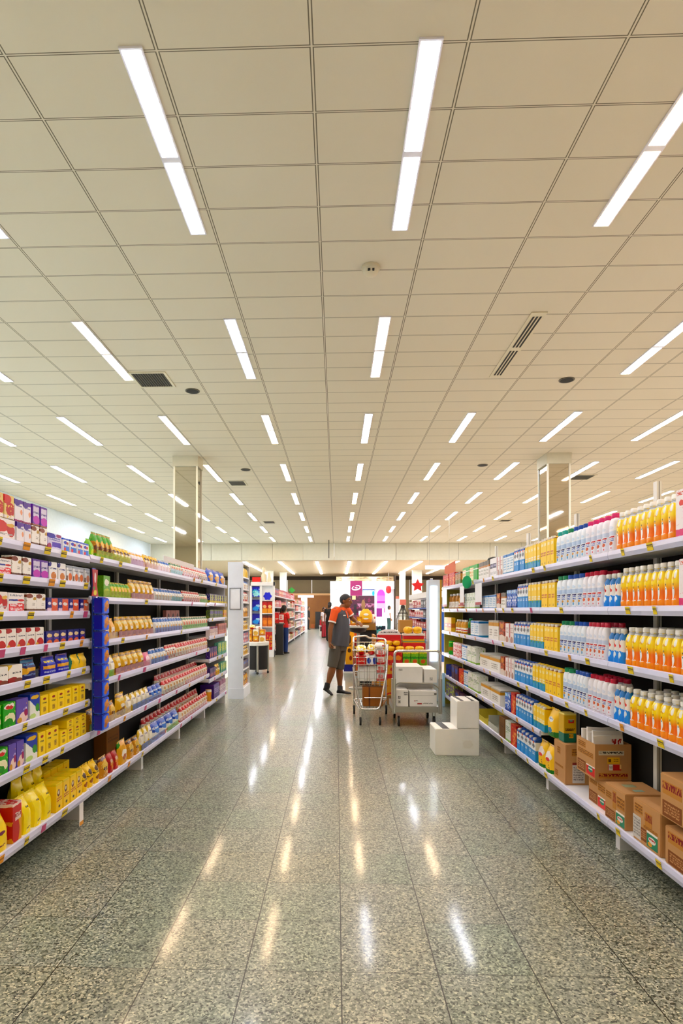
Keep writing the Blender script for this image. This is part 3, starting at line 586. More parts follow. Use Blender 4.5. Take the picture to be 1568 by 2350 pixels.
kind('yog_pink', 'yog', 'yogurt_bottle', 'yogurt bottle', 'pink-capped white yogurt bottle', '#f2f0f8', YOGR, .07, 'pink', .05)
kind('yog_red', 'yog', 'yogurt_bottle', 'yogurt bottle', 'red-capped white yogurt bottle', '#f2f0f6', YOGR, .07, 'red', .05)
kind('juice', 'juice', 'juice_bottle', 'juice bottle', 'white-capped orange juice bottle', '#fb960c', [('g', .42, .62, '#ffe218'), ('b', .0, .2, '#fba818'), ('b', .90, 1, '#d0d4da'), ('e', .5, .80, .26, .06, '#f8de18'), ('e', .68, .80, .12, .09, '#f6f2e4'), ('e', .5, .70, .2, .03, '#e8b80c'), ('e', .48, .38, .15, .13, '#f6f4ee'), ('e', .44, .30, .09, .12, '#f6f4ee'), TX(.42, .48, 1, '#3a8a50', .42, .56), ('e', .5, .56, .06, .025, '#4a4a10'), ('e', .5, .205, .3, .014, '#f8e8d8')], .075, 'white', .09, rough=.22)
kind('bluslim', 'slim', 'drink_bottle', 'drink bottle', 'slim white and blue drink bottle', '#f2ede8', [('d', .5, .0, '#f2ede8'), ('b', 0, .42, '#18a0ec'), ('e', .4, .68, .16, .1, '#f0a840'), ('e', .55, .6, .12, .06, '#e05038'), ('e', .5, .30, .24, .08, '#e8f2f8'), ('b', .80, 1, '#2a88c8')], .06, 'white', .25)
kind('pinkpk', 'carton', 'drink_carton', 'drink carton', 'white and pink drink carton', '#f4ecec', [('e', .5, .72, .2, .06, '#e83a28'), ('b', 0, .2, '#e04888'), ('n', 9, .66, '#e8b0c0'), TX(.84, .95, 1, '#e06848')], .08, wob=.05)
kind('yelspout', 'spout', 'milk_carton', 'milk carton', 'yellow spouted milk carton', '#ffdc16', [TX(.66, .8, 1, '#fbf0c8', .2, .8), TX(.34, .5, 2, '#c8481c'), ('b', .88, .92, '#a86a14'), TX(.06, .16, 1, '#7a4a08', .4, .6)], .06, 'white', 0)
kind('yelblue', 'spout', 'milk_carton', 'milk carton', 'yellow and blue spouted milk carton', '#ffdc16', [('b', 0, .3, '#18a0c8'), TX(.62, .78, 1, '#fbf0c8', .2, .8), TX(.3, .46, 2, '#f0f0e8', .1, .9), ('e', .5, .26, .2, .04, '#3aa060'), ('b', .9, .94, '#a86a14')], .06, 'white', .03)
kind('bluespout', 'spout', 'milk_carton', 'milk carton', 'white and blue spouted milk carton', '#eff2f4', [('b', 0, .48, '#1aa0dc'), ('b', .82, 1, '#2468b8'), ('e', .5, .66, .2, .1, '#8a8a8a'), TX(.56, .72, 1, '#3a4858'), TX(.26, .4, 1, '#e8f2f8', .2, .8), ('e', .5, .8, .2, .04, '#e87848')], .06, 'white', .03)
kind('bluemilk', 'carton', 'milk_carton', 'milk carton', 'plain blue and white milk carton', '#2c78cc', [('r', 0, .6, .8, 1, '#68b8e8'), ('n', 6, .55, '#f0f4f8'), ('b', 0, .16, '#1a5098')], .06, wob=.1)
kind('whtmilk', 'carton', 'milk_carton', 'milk carton', 'white milk carton with pale blue print', '#f0f4f6', [('b', .86, .98, '#3a88c8'), TX(.2, .8, 5, '#7ab0d0'), ('b', 0, .12, '#4898c8')], .06)
kind('whred', 'carton', 'milk_carton', 'milk carton', 'white carton with red edge', '#f2eeea', [('r', 0, .2, .3, 1, '#d03838'), ('e', .55, .18, .36, .16, '#b89080'), TX(.5, .8, 3, '#c8a8a0')], .06, wob=.06)
kind('whgold', 'carton', 'milk_carton', 'milk carton', 'white carton with gold top', '#f1efe8', [('b', .72, .9, '#d8a428'), ('b', .9, 1, '#b8b0a0'), TX(.2, .56, 3, '#a8a298', .2, .8)], .06)
kind('whdark', 'carton', 'milk_carton', 'milk carton', 'white carton with dark gold top', '#f1eee8', [('b', .74, 1, '#6a6050'), ('b', .66, .76, '#c88a30'), TX(.2, .54, 2, '#a8a898')], .06, wob=.06)
kind('whpurp', 'carton', 'milk_carton', 'milk carton', 'white carton with dark purple block', '#f2f0f0', [('r', 0, .9, .48, .72, '#2c2450'), TX(.52, .66, 1, '#b8b0d0'), TX(.1, .3, 1, '#b8b8b8')], .06)
kind('brnor', 'carton', 'milk_carton', 'milk carton', 'brown and orange carton', '#8a4418', [('n', 6, .55, '#d87828'), ('b', 0, .34, '#e8dcd0'), ('e', .5, .8, .3, .14, '#e0a038')], .06, wob=.2)
kind('whgrn', 'carton', 'milk_carton', 'milk carton', 'white carton with green leaf print', '#eff2e8', [('n', 6, .62, '#8ab858'), ('b', 0, .12, '#9ac060'), TX(.5, .74, 3, '#58805a')], .06, wob=.1)
kind('grnbox', 'carton', 'juice_carton', 'juice carton', 'bright green and white carton', '#18b428', [('r', 0, .5, .1, .86, '#f0ecc0'), TX(.3, .8, 3, '#d8a838', .02, .48), ('b', .7, .76, '#f0f4e8'), ('r', .55, .9, .06, .12, '#f0f4e8')], .06)
kind('redor', 'carton', 'juice_carton', 'juice carton', 'red and orange carton', '#d8481c', [('n', 6, .52, '#f0b070'), ('b', .86, 1, '#c82818'), ('r', 0, .3, 0, .9, '#d03848')], .06, wob=.2)
kind('brngrn', 'carton', 'juice_carton', 'juice carton', 'brown and green carton', '#b08048', [('b', 0, .4, '#6a7838'), ('b', .84, 1, '#4a3828'), ('n', 6, .64, '#e8d8a8')], .06, wob=.2)
kind('goldbot', 'slim', 'oil_bottle', 'bottle', 'gold bottle with cream label', '#b8842a', [('b', .12, .56, '#f2ece4'), TX(.24, .42, 2, '#a89a80')], .06, 'white')
kind('yelbot', 'slim', 'drink_bottle', 'drink bottle', 'yellow bottle with red and white label', '#d8a418', [('b', .2, .5, '#f0e8dc'), ('b', .28, .36, '#c83028'), ('b', 0, .12, '#a87838')], .06, 'white')
kind('grnbot', 'slim', 'drink_bottle', 'drink bottle', 'dark green bottle with maroon label', '#1c7a30', [('b', .12, .5, '#581c1c')], .06, 'green')
kind('yelcar', 'carton', 'juice_carton', 'juice carton', 'yellow and amber carton', '#e8c010', [('b', .3, .6, '#d88a10'), ('e', .5, .46, .3, .06, '#f0d8b8')], .06, wob=.1)
kind('grncan', 'can', 'drink_can', 'drink can', 'green can with orange band', '#3cb018', [('b', .3, .56, '#c08a18'), ('b', .86, .92, '#a8e048')], .07)
kind('rwbox', 'carton', 'juice_carton', 'juice carton', 'red and white checked carton', '#f0dcd4', [('n', 7, .5, '#d84838'), ('b', .92, 1, '#f0e8e4')], .06, wob=.1)
kind('darkcar', 'carton', 'juice_carton', 'juice carton', 'dark plum and blue carton', '#3a2448', [('e', .5, .66, .36, .2, '#3a68b8'), ('n', 6, .6, '#884858')], .06, wob=.2)
kind('bluetub', 'can', 'tub', 'tub', 'dark blue tub at the shelf end', '#123a80', [('b', .5, .6, '#0c2450')], .08)
kind('kidbag', 'pouch', 'juice_pouch', 'juice pouch', 'yellow juice pouch with green base', '#ffd41c', [('b', 0, .2, '#1c7a30'), ('e', .5, .24, .2, .1, '#5a98d0'), ('e', .5, .66, .24, .1, '#e8ecf0'), TX(.62, .7, 1, '#3a4a78', .3, .7), ('n', 7, .7, '#f8dc60')], .10, wob=.08)
kind('kidbag2', 'pouch', 'juice_pouch', 'juice pouch', 'yellow juice pouch with white label', '#ffd41c', [('b', 0, .14, '#1c7a30'), ('e', .5, .62, .36, .2, '#f4ece4'), ('e', .5, .5, .26, .07, '#e05828'), ('n', 7, .68, '#8a5a10')], .09, wob=.08)
kind('brnbox', 'carton', 'case_box', 'case', 'brown case on the bottom drinks shelf', '#8a6038', [TX(.5, .7, 2, '#5a3a20')], .14)
kind('purplecar', 'carton', 'juice_carton', 'juice carton', 'small lime and purple carton', '#6a3c98', [('n', 6, .52, '#c0d848')], .06, wob=.2)
# ------------------------------------------------------------------ placing
REG = []
def make(key, w, h, d=None, near=True):
    shape, name, cat, desc, base, layers, d0, cap, wob, rough, kw = K[key]
    m = pack('print_' + key, base, layers, rough, wob); d = d or d0
    args = dict(cap=CAPS[cap]) if cap else {}
    if shape == 'pouch': args['near'] = near
    o = SH[shape](w, d, h, m, name, **args); o['category'] = cat
    return o
rj = random.Random(11)
def run(side, z, key, u0, u1, n, h, place, rows=1, stack=1, d=None, gap=.94, lean=0, back=0.0, x0=None, skip=(), rowgap=.012, near=True):
    dd = d or K[key][6]
    x = (LXF - .022 - back) if side == 'L' else (RXF + .022 + back)
    if x0 is not None: x = x0
    ya, yb = sorted((YX(u0, x), YX(u1, x))); w = (yb - ya) / n
    if K[key][0] in ('yog', 'juice', 'slim', 'can'): dd = min(w * gap, .085) if K[key][0] != 'yog' else dd
    ww = w * gap
    if K[key][0] in ('juice', 'slim', 'can'): ww = min(ww, .085)
    o0 = None; rz = PI / 2 if side == 'L' else -PI / 2
    for r in range(rows):
        for s in range(stack):
            for i in range(n):
                if (i, r) in skip: continue
                if o0 is None: o0 = make(key, ww, h, dd, near); o = o0
                else: o = copy_tree(o0)
                xx = x + (-1 if side == 'L' else 1) * (dd / 2 + r * (dd + rowgap))
                o.location = (xx + rj.uniform(-.003, .003), ya + (i + .5) * w, z - .0115 + s * (h + .001))
                o.rotation_euler = (0, 0, rz + rj.uniform(-.02, .02))
                REG.append((o, K[key][3], K[key][2], place, r, s, o.location.y))
    return o0
def finish_labels():
    G = {}
    for q in REG: G.setdefault((q[1], q[3], q[4], q[5]), []).append(q)
    for (desc, place, r, s), L in G.items():
        L.sort(key=lambda q: q[6])
        ex = ''
        if r: ex += 'back row, ' if r == 1 else 'third row back, '
        if s: ex += 'upper layer, '
        for i, q in enumerate(L):
            if len(L) == 1: lb = '%s, %s%s' % (desc, ex, place)
            else: lb = '%s %s from near end, %s%s' % (ordn(i), desc, ex, place)
            wds = lb.split()
            if len(wds) > 16: lb = '%s %s, %s%s' % (ordn(i), desc, ex, place)
            tag(q[0], lb, None, '%s on %s' % (desc, place))
# ================================================================== stocking the snack gondola: cereal bay
def pl(i): return LVL[8][i] + ' cereal shelf'
def A(i, *a, **k): return run('L', LA[i], *a[:5], pl(i), **k)
A(0, 'redchip', -14, 36, 1, .115); A(0, 'purwhite', 37, 72, 2, .115); A(0, 'brown', 73, 109, 2, .12); A(0, 'violet', 110, 143, 1, .105); A(0, 'sky', 145, 204, 4, .095)
zt = LA[0] + .1175
run('L', zt, 'redgold', -16, 33, 2, .125, 'upper layer, top cereal shelf'); run('L', zt, 'purwhite', 34, 73, 2, .12, 'upper layer, top cereal shelf'); run('L', zt + .004, 'purple', 74, 109, 2, .12, 'upper layer, top cereal shelf')
A(1, 'whitered', -10, 27, 1, .09); A(1, 'brown', 27, 72, 2, .115); A(1, 'purple', 73, 112, 2, .115); A(1, 'orange', 113, 151, 2, .115); A(1, 'greyora', 152, 206, 4, .11)
A(2, 'redchip', -16, 17, 1, .11); A(2, 'whitered', 18, 58, 1, .108); A(2, 'brown', 60, 106, 2, .11); A(2, 'navyora', 107, 205, 4, .09)
A(3, 'redbowl', -10, 102, 5, .108); A(3, 'navypur', 104, 197, 6, .08)
A(4, 'yelwhite', -18, 53, 2, .10, d=.09); A(4, 'navyrib', 57, 90, 1, .125); A(4, 'bluepk', 103, 165, 2, .118); A(4, 'yelpk', 167, 202, 2, .10)
A(5, 'greenbx', -30, 36, 2, .135); A(5, 'purbx', 37, 66, 1, .135); A(5, 'blubx', 67, 92, 1, .145); A(5, 'yelbrick', 93, 197, 6, .118, d=.1)
A(6, 'greenbx', -20, 19, 1, .14); A(6, 'purbx', 20, 57, 2, .142); A(6, 'blubx', 58, 87, 1, .15); A(6, 'yelbrick', 88, 136, 3, .14, d=.1)
run('L', LA[6], 'yelbrick', 138, 199, 4, .095, 'bottom layer, seventh cereal shelf', d=.1); run('L', LA[6] + .096, 'yelbrick', 152, 199, 3, .05, 'upper layer, seventh cereal shelf', d=.1)
A(7, 'bigyel', -52, 27, 2, .205, d=.13); A(7, 'redyel', 29, 52, 1, .21, d=.12); A(7, 'yelbag', 54, 126, 3, .205, d=.13, gap=1.02); A(7, 'yelchoc', 127, 190, 4, .175, d=.13); A(7, 'yelpack', 191, 232, 3, .165, d=.12)
run('L', LA[7], 'yelbag', 40, 112, 3, .235, 'against the back, bottom cereal shelf', d=.09, back=.16); run('L', LA[7], 'yelchoc', 100, 160, 4, .19, 'against the back, bottom cereal shelf', d=.1, back=.17)
# snack bays
def ps(i): return LVL[6][i] + ' snack shelf'
def B(i, *a, **k): return run('L', LB[i], *a[:5], ps(i), **k)
B(0, 'limebag', 208, 219, 1, .13); B(0, 'greenbag', 220, 262, 4, .19, gap=1.0); B(0, 'yelsn', 263, 301, 5, .125, gap=1.0); B(0, 'whitepink', 303, 331, 4, .12); B(0, 'yelsn', 333, 366, 5, .13, gap=1.0); B(0, 'whiteblue', 367, 392, 4, .12); B(0, 'whitegr', 393, 420, 5, .13); B(0, 'whitered2', 421, 477, 12, .13)
B(1, 'limebox', 237, 253, 1, .17); B(1, 'limesn', 255, 301, 6, .13, gap=1.0); B(1, 'gold', 302, 355, 5, .175, gap=1.0); B(1, 'whiteblue', 357, 419, 10, .13); B(1, 'whitered2', 421, 460, 8, .135); B(1, 'whitegr', 461, 477, 4, .125)
B(2, 'goldgreen', 239, 268, 2, .165); B(2, 'gold', 270, 354, 7, .175, gap=1.0); B(2, 'whiteblue', 357, 419, 10, .155, gap=1.0); B(2, 'whitegr', 421, 477, 11, .15, gap=1.0)
run('L', LB[2], 'pinkcar', 381, 412, 3, .225, 'against the back, third snack shelf', back=.17)
B(3, 'whitegold', 240, 267, 2, .165); B(3, 'gold', 268, 332, 5, .17, gap=1.0); B(3, 'pinkbag', 333, 346, 1, .13); B(3, 'whiteblue', 347, 382, 5, .145); B(3, 'whitered2', 383, 405, 4, .155); B(3, 'redwhite', 406, 477, 14, .155, gap=1.0)
B(4, 'goldbrn', 206, 268, 4, .155, gap=1.0); B(4, 'gold', 271, 292, 1, .19); B(4, 'whitegold', 293, 345, 5, .15); B(4, 'bluwhite', 346, 374, 3, .14); B(4, 'redwhite', 376, 476, 18, .15, gap=1.0)
B(5, 'goldbrn', 234, 252, 1, .155, gap=1.0); B(5, 'redgoldp', 253, 275, 2, .145, gap=1.0); B(5, 'goldgreen', 277, 296, 1, .19); B(5, 'goldbrn', 297, 322, 2, .155); B(5, 'whitegold', 323, 352, 3, .185); B(5, 'bluwhite', 354, 414, 4, .17, gap=1.0, d=.1); B(5, 'redwhite', 416, 477, 12, .165, gap=1.0)
run('L', LB[5], 'redwhite', 330, 455, 18, .19, 'against the back, bottom snack shelf', back=.15); run('L', LB[4], 'redwhite', 360, 455, 16, .17, 'against the back, fifth snack shelf', back=.15)
run('L', LB[5], 'brnbox', 245, 275, 1, .25, 'in the shadow behind gold pouches, bottom snack shelf', back=.18, d=.11)
# farthest bay
def pc(i): return LVL[7][i] + ' far-bay shelf'
def Cc(i, *a, **k): return run('L', LC[i], *a[:5], pc(i), **k)
Cc(0, 'bluebig', 479, 518, 3, .2); Cc(1, 'navygrn', 482, 520, 9, .13); Cc(2, 'grnpur', 482, 512, 7, .12); Cc(2, 'yelcar', 513, 520, 2, .12); Cc(3, 'pinkwh', 482, 500, 4, .13); Cc(3, 'pinkcar', 501, 520, 5, .16)
Cc(4, 'purora', 482, 499, 4, .15); Cc(4, 'tealyel', 501, 520, 5, .19); Cc(5, 'purora', 482, 495, 3, .14); Cc(5, 'yelsn', 496, 505, 2, .16); Cc(5, 'tealyel', 507, 520, 4, .15)
Cc(6, 'yelcup', 481, 490, 1, .16); Cc(6, 'purbig', 491, 504, 1, .2, d=.2); Cc(6, 'pinkbig', 505, 518.5, 2, .2, d=.2)
# hanging strip of blue biscuit packs at the joint of the bays
YS = 4.04
t = empty('hanging_strip', (-1.675, YS, 0)); BX(-.004, 0, -.03, .03, .62, 1.74).build('plastic_strip', mat('strip_clear', '#2038a0', .3), t)
hd = MB(); prism(hd, [(-.045, 1.73), (.045, 1.73), (.03, 1.62), (.055, 1.545), (-.055, 1.545), (-.03, 1.62)], -.004, .0); h_ = hd.build('header_card', pack('strip_header', '#c01418', [('e', .5, .14, .24, .1, '#e8d830'), ('e', .5, .7, .12, .2, '#f0d8d8'), ('e', .3, .3, .1, .06, '#3a9a30')], .4, .1), t, loc=(.004, 0, 0), rz=PI / 2)
tag(t, 'hanging merchandising strip with a red header between cereal and snack bays', 'display strip')
BLUE = pack('blue_biscuit', '#2488ff', [('e', .6, .52, .36, .24, '#d89448'), ('e', .42, .3, .24, .16, '#b87430'), ('e', .66, .74, .2, .12, '#f0b040'), ('n', 9, .68, '#f0e4c8'), ('b', .94, 1, '#0a3aa0')], .3, .2)
BSIDE = pack('blue_side', '#1034b8', [('e', .5, .5, .16, .12, '#d89868'), ('e', .55, .75, .12, .07, '#c83030')], .35)
p0 = None
for i in range(8):
    z = .62 + i * .115
    if p0 is None:
        p0 = MB(); p0.box(-.055, .055, -.035, .035, 0, .108); me = p0.mesh('biscuit_pack', BLUE, bevel=.006); p0 = bpy.data.objects.new('biscuit_pack', me); COL.objects.link(p0)
        BX(-.0562, -.0552, -.028, .028, .006, .102).build('side_panel', BSIDE, p0); BX(-.05, .05, -.006, .006, .104, .116).build('hang_tab', mat('tab_blue', '#1a3aa0', .4), p0); o = p0
    else: o = copy_tree(p0)
    o.location = (-1.637, YS + .03, z); o.rotation_euler = (0, 0, PI / 2)
    tag(o, '%s blue biscuit pack from the bottom of the hanging strip' % ordn(i), 'biscuit pack', 'blue biscuit packs on the strip')
# ================================================================== stocking the drinks gondola
def pr(i): return ['top', 'second', 'third', 'fourth', 'fifth', 'bottom'][i] + ' drinks shelf'
def R(i, *a, **k): return run('R', (RB[i] if i < 4 else RB[i]), *a[:5], pr(i), **k)
R(0, 'redor', 1017, 1044, 4, .19); R(0, 'brngrn', 1045, 1058, 2, .17); R(0, 'grnbox', 1061, 1097, 2, .2, d=.1); R(0, 'whdark', 1098, 1123, 4, .2); R(0, 'whpurp', 1124, 1140, 2, .205); R(0, 'whred', 1141, 1154, 2, .2); R(0, 'whtmilk', 1155, 1179, 3, .2)
R(0, 'bluespout', 1180, 1204, 4, .235); R(0, 'yelblue', 1205, 1239, 5, .235); R(0, 'yelspout', 1240, 1272, 4, .24); R(0, 'yog_teal', 1274, 1296, 2, .24); R(0, 'yog_green', 1297, 1308, 1, .24); R(0, 'yog_blue', 1309, 1341, 3, .24); R(0, 'yog_pink', 1342, 1391, 4, .24)
R(0, 'yog_pink', 1395, 1410, 1, .24); R(0, 'juice', 1411, 1547, 9, .232); R(0, 'pinkpk', 1549, 1612, 2, .24)
R(1, 'goldbot', 1027, 1049, 3, .22); R(1, 'yelbot', 1050, 1060, 2, .19); R(1, 'whgrn', 1066, 1090, 4, .2); R(1, 'whtmilk', 1107, 1139, 4, .15); R(1, 'brnor', 1140, 1149, 1, .16); R(1, 'whdark', 1150, 1162, 1, .16); R(1, 'bluemilk', 1163, 1186, 4, .18)
R(1, 'bluespout', 1187, 1212, 4, .235); R(1, 'yelblue', 1213, 1240, 4, .235); R(1, 'yelspout', 1242, 1274, 4, .235); R(1, 'yog_green', 1276, 1297, 2, .24); R(1, 'yog_blue', 1298, 1334, 3, .24); R(1, 'yog_red', 1335, 1379, 4, .24, rows=2)
R(1, 'bluslim', 1380, 1418, 3, .21); R(1, 'juice', 1420, 1555, 9, .232, rows=2); R(1, 'pinkpk', 1557, 1640, 2, .235)
R(2, 'yelcar', 1020, 1036, 2, .21); R(2, 'yelbot', 1043, 1067, 4, .19); R(2, 'grnbot', 1068, 1079, 1, .215); R(2, 'whtmilk', 1080, 1099, 2, .19, d=.12); R(2, 'whgold', 1121, 1144, 2, .21); R(2, 'brnor', 1145, 1158, 1, .2); R(2, 'whred', 1159, 1179, 2, .19)
R(2, 'bluespout', 1180, 1216, 5, .225); R(2, 'yelblue', 1217, 1247, 4, .225); R(2, 'yelspout', 1248, 1280, 4, .225); R(2, 'yog_green', 1282, 1311, 3, .24); R(2, 'yog_blue', 1312, 1341, 3, .24); R(2, 'yog_red', 1342, 1389, 5, .24, rows=2)
R(2, 'bluslim', 1390, 1428, 3, .21); R(2, 'juice', 1430, 1600, 9, .222, rows=3)
R(3, 'grncan', 1023, 1038, 1, .2); R(3, 'rwbox', 1040, 1058, 2, .2); R(3, 'whtmilk', 1059, 1071, 1, .2); R(3, 'whgrn', 1072, 1092, 2, .2, d=.12); R(3, 'whgold', 1101, 1148, 2, .165, d=.22); R(3, 'brnor', 1149, 1158, 1, .19); R(3, 'whred', 1159, 1180, 3, .19)
R(3, 'bluespout', 1182, 1222, 6, .215); R(3, 'yelblue', 1223, 1251, 4, .22); R(3, 'yelspout', 1252, 1287, 4, .22); R(3, 'yog_green', 1289, 1312, 2, .235); R(3, 'yog_blue', 1313, 1345, 4, .235); R(3, 'yog_red', 1347, 1402, 5, .235, rows=2)
R(3, 'bluslim', 1403, 1440, 3, .21); R(3, 'juice', 1442, 1612, 9, .21, rows=3)
R(4, 'bluetub', 1021, 1034, 2, .16); R(4, 'darkcar', 1036, 1052, 2, .2); R(4, 'redor', 1053, 1063, 1, .19); R(4, 'whtmilk', 1064, 1073, 1, .2); R(4, 'whgrn', 1074, 1098, 2, .2, d=.12); R(4, 'whgold', 1104, 1150, 2, .16, d=.2); R(4, 'bluemilk', 1159, 1171, 1, .17); R(4, 'redor', 1172, 1182, 1, .2)
R(4, 'bluespout', 1184, 1222, 6, .215); R(4, 'yelblue', 1224, 1251, 4, .21); R(4, 'kidbag', 1252, 1273, 1, .215, d=.1)
R(5, 'purplecar', 1024, 1043, 2, .2); R(5, 'darkcar', 1044, 1066, 2, .16); R(5, 'brnbox', 1146, 1159, 1, .2); R(5, 'whgrn', 1160, 1172, 1, .2); R(5, 'redor', 1173, 1185, 1, .2); R(5, 'bluespout', 1187, 1230, 5, .21); R(5, 'kidbag2', 1231, 1266, 2, .215, d=.09)
# empty display trays on the bottom shelf
def tray(y0, y1, col, label):
    a = (y1 - y0) / 2; t = MB(); D = .22
    t.box(0, D, -a, a, 0, .006).box(0, .005, -a, a, .006, .055).box(D - .005, D, -a, a, .006, .17).box(.005, D - .005, -a, -a + .005, .006, .12).box(.005, D - .005, a - .005, a, .006, .12)
    o = t.build('display_tray', mat('tray_' + label[6:10], col, .6), loc=(RXF + .03, (y0 + y1) / 2, RB[5] - .0115)); tag(o, label, 'display tray', 'empty display trays')
tray(YX(1122, 1.68), YX(1101, 1.68), '#c8b838', 'empty yellow cardboard tray on the bottom drinks shelf by the white boxes'); tray(YX(1145, 1.68), YX(1123, 1.68), '#c2c4b4', 'empty grey cardboard tray on the bottom drinks shelf by the brown case')
# long price labels hanging from the far shelves, round green sign
for u0, u1, v0, v1, lb in ((1016, 1026, 1344, 1392, 'white hanging price label nearest the lit panel, second drinks shelf'), (1056, 1065, 1340, 1388, 'white hanging price label with red foot beside the round green sign'), (1091, 1106, 1328, 1388, 'widest white hanging price label, beside the green and white carton')):
    x = RXF - .012; ya, yb = sorted((YX(u0, x), YX(u1, x))); ym = (ya + yb) / 2; za, zb = zv(v1, x, ym), min(zv(v0, x, ym), RB[0] - .05)
    o = BX(-.002, .002, -(yb - ya) / 2, (yb - ya) / 2, 0, zb - za).build('price_label', mat('lab_white', '#f2f2f4', .4), loc=(x, ym, za)); BX(-.003, -.002, -(yb - ya) * .45, (yb - ya) * .45, .0, .03).build('label_foot', mat('lab_red', '#b03038', .4), o)
    tag(o, lb, 'price label', 'hanging price labels')
x = RXF - .055; ym = YX(1072, x); zc = zv(1336, x, ym)
o = MB().tube([(0, -.003, 0), (0, .003, 0)], (.06, .078) and [(.056, .078)] * 2, 20, (1, 0, 0)).build('round_sign', mat('sign_green', '#12b070', .4), loc=(x, ym, zc)); tag(o, 'round green sign hanging from the top drinks shelf', 'sign')
# bag on top
o = MB(); o.tube([(0, -.12, .02), (0, -.06, .03), (0, .05, .035), (0, .14, .02)], [(.03, .012), (.04, .02), (.04, .018), (.03, .01)], 10); o = o.build('black_bag', mat('black_cloth', '#15130f', .7), smooth=True, loc=(1.78, YX(1131, 1.78), RA[0] + .196)); tag(o, 'small black bag lying on cartons on the top drinks shelf', 'bag')
# ================================================================== cardboard boxes on the bottom drinks shelf
CARD = mat('cardboard', '#c28e55', .75); CARDD = mat('cardboard_dark', '#8a5a34', .75); TAPE = mat('tape', '#c9a06a', .3)
INK = pack('box_ink', '#c28e55', [TX(.05, .95, 3, '#7a5030', .02, .98)], .75); INKR = pack('box_ink_red', '#c28e55', [TX(.1, .9, 1, '#8a2418', .0, 1)], .75)
BROWNL = pack('box_brown', '#8a5632', [TX(.15, .85, 4, '#c89a70', .1, .9)], .7)
REDL = pack('lab_redgreen', '#d8401c', [('e', .5, .6, .28, .3, '#1c8a70'), TX(.5, .7, 1, '#f0e8e0', .25, .75), ('b', .88, 1, '#f4f0ea')], .5)
GRNL = pack('lab_green', '#158a6a', [('b', .86, 1, '#f4f0ea'), ('e', .5, .5, .34, .2, '#e8e4e0'), TX(.42, .6, 1, '#c83020', .2, .8), ('e', .3, .2, .2, .14, '#e0a858')], .5)
YELL = pack('lab_yellow', '#e8bc14', [('r', .08, .3, .25, .75, '#6a4a10'), TX(.2, .8, 2, '#8a6a10', .5, .9)], .5)
RWL = pack('lab_redwhite', '#c8301c', [('r', .04, .36, 0, 1, '#f0ece8'), ('r', .88, 1, .2, 1, '#e8c890'), TX(.3, .7, 2, '#888888', .06, .34)], .5)
STRIPL = pack('lab_strip', '#d8d0bc', [TX(.15, .85, 1, '#383430', .04, .96)], .5); GREYL = pack('lab_grey', '#d4cfc8', [TX(.1, .9, 6, '#8a8480', .08, .92)], .5)
def decals(o, X0, X1, Y0, Y1, Z0, Z1, L):
    ox, oy = (X0 + X1) / 2, (Y0 + Y1) / 2
    for nm_, face, a0, a1, b0, b1, m in L:
        z0, z1 = (Z1 - Z0) * b0, (Z1 - Z0) * b1
        if face == 'a':
            ya, yb = Y1 - a1 * (Y1 - Y0) - oy, Y1 - a0 * (Y1 - Y0) - oy
            BX(-(yb - ya) / 2, (yb - ya) / 2, -.0012, -.0001, 0, z1 - z0).build(nm_, m, o, loc=(X0 - ox, (ya + yb) / 2, z0), rz=-PI / 2)
        elif face == 'c':
            BX(X0 - ox + a0 * (X1 - X0), X0 - ox + a1 * (X1 - X0), Y0 - oy - .0012, Y0 - oy - .0001, z0, z1).build(nm_, m, o)
        else:
            BX(X0 - ox + a0 * (X1 - X0), X0 - ox + a1 * (X1 - X0), Y0 - oy + b0 * (Y1 - Y0), Y0 - oy + b1 * (Y1 - Y0), Z1 - Z0 + .0001, Z1 - Z0 + .0012).build(nm_, m, o)
def cbox(X0, X1, Y0, Y1, Z0, Z1, label, L, m=CARD, name='cardboard_box', grp='cardboard boxes on the bottom drinks shelf', open_=False, cat='box'):
    a, b, h = (X1 - X0) / 2, (Y1 - Y0) / 2, Z1 - Z0; mb = MB()
    if open_:
        mb.box(-a, a, -b, b, 0, .006).box(-a, -a + .005, -b, b, .006, h).box(a - .005, a, -b, b, .006, h).box(-a + .005, a - .005, -b, -b + .005, .006, h).box(-a + .005, a - .005, b - .005, b, .006, h)
        o = mb.build(name, m, loc=((X0 + X1) / 2, (Y0 + Y1) / 2, Z0))
    else:
        o = mb.box(-a, a, -b, b, 0, h).build(name, m, bevel=.004, loc=((X0 + X1) / 2, (Y0 + Y1) / 2, Z0))
    tag(o, label, cat, grp); decals(o, X0, X1, Y0, Y1, Z0, Z1, L); return o
zb = .187 - .0115
X1_ = 1.895
cbox(1.67, 1.89, 4.36, 4.59, zb, .468, 'tall cardboard box holding up the yellow and green carton', [('print', 'a', .3, .55, .68, .86, INK), ('print', 'a', .1, .8, .36, .42, INK), ('print', 'a', .1, .35, .08, .24, INK), ('label_sheet', 'c', .22, .62, .05, .5, GREYL), ('label_band', 'c', .22, .62, .5, .56, mat('band_red', '#8a2018')), ('print', 'c', .2, .9, .72, .9, INK)])
o = cbox(1.685, 1.775, 4.43, 4.54, .469, .682, 'yellow and green carton standing on the tall cardboard box', [('label', 'c', .35, .8, .68, .8, REDL), ('emblem', 'c', .4, .75, .16, .3, YELL)], pack('yelgreen_case', '#e2bc12', [('b', 0, .32, '#0e7a6a'), TX(.36, .5, 1, '#6a4a08'), ('b', .95, 1, '#f4e490')], .4), 'drink_carton', None, cat='carton')
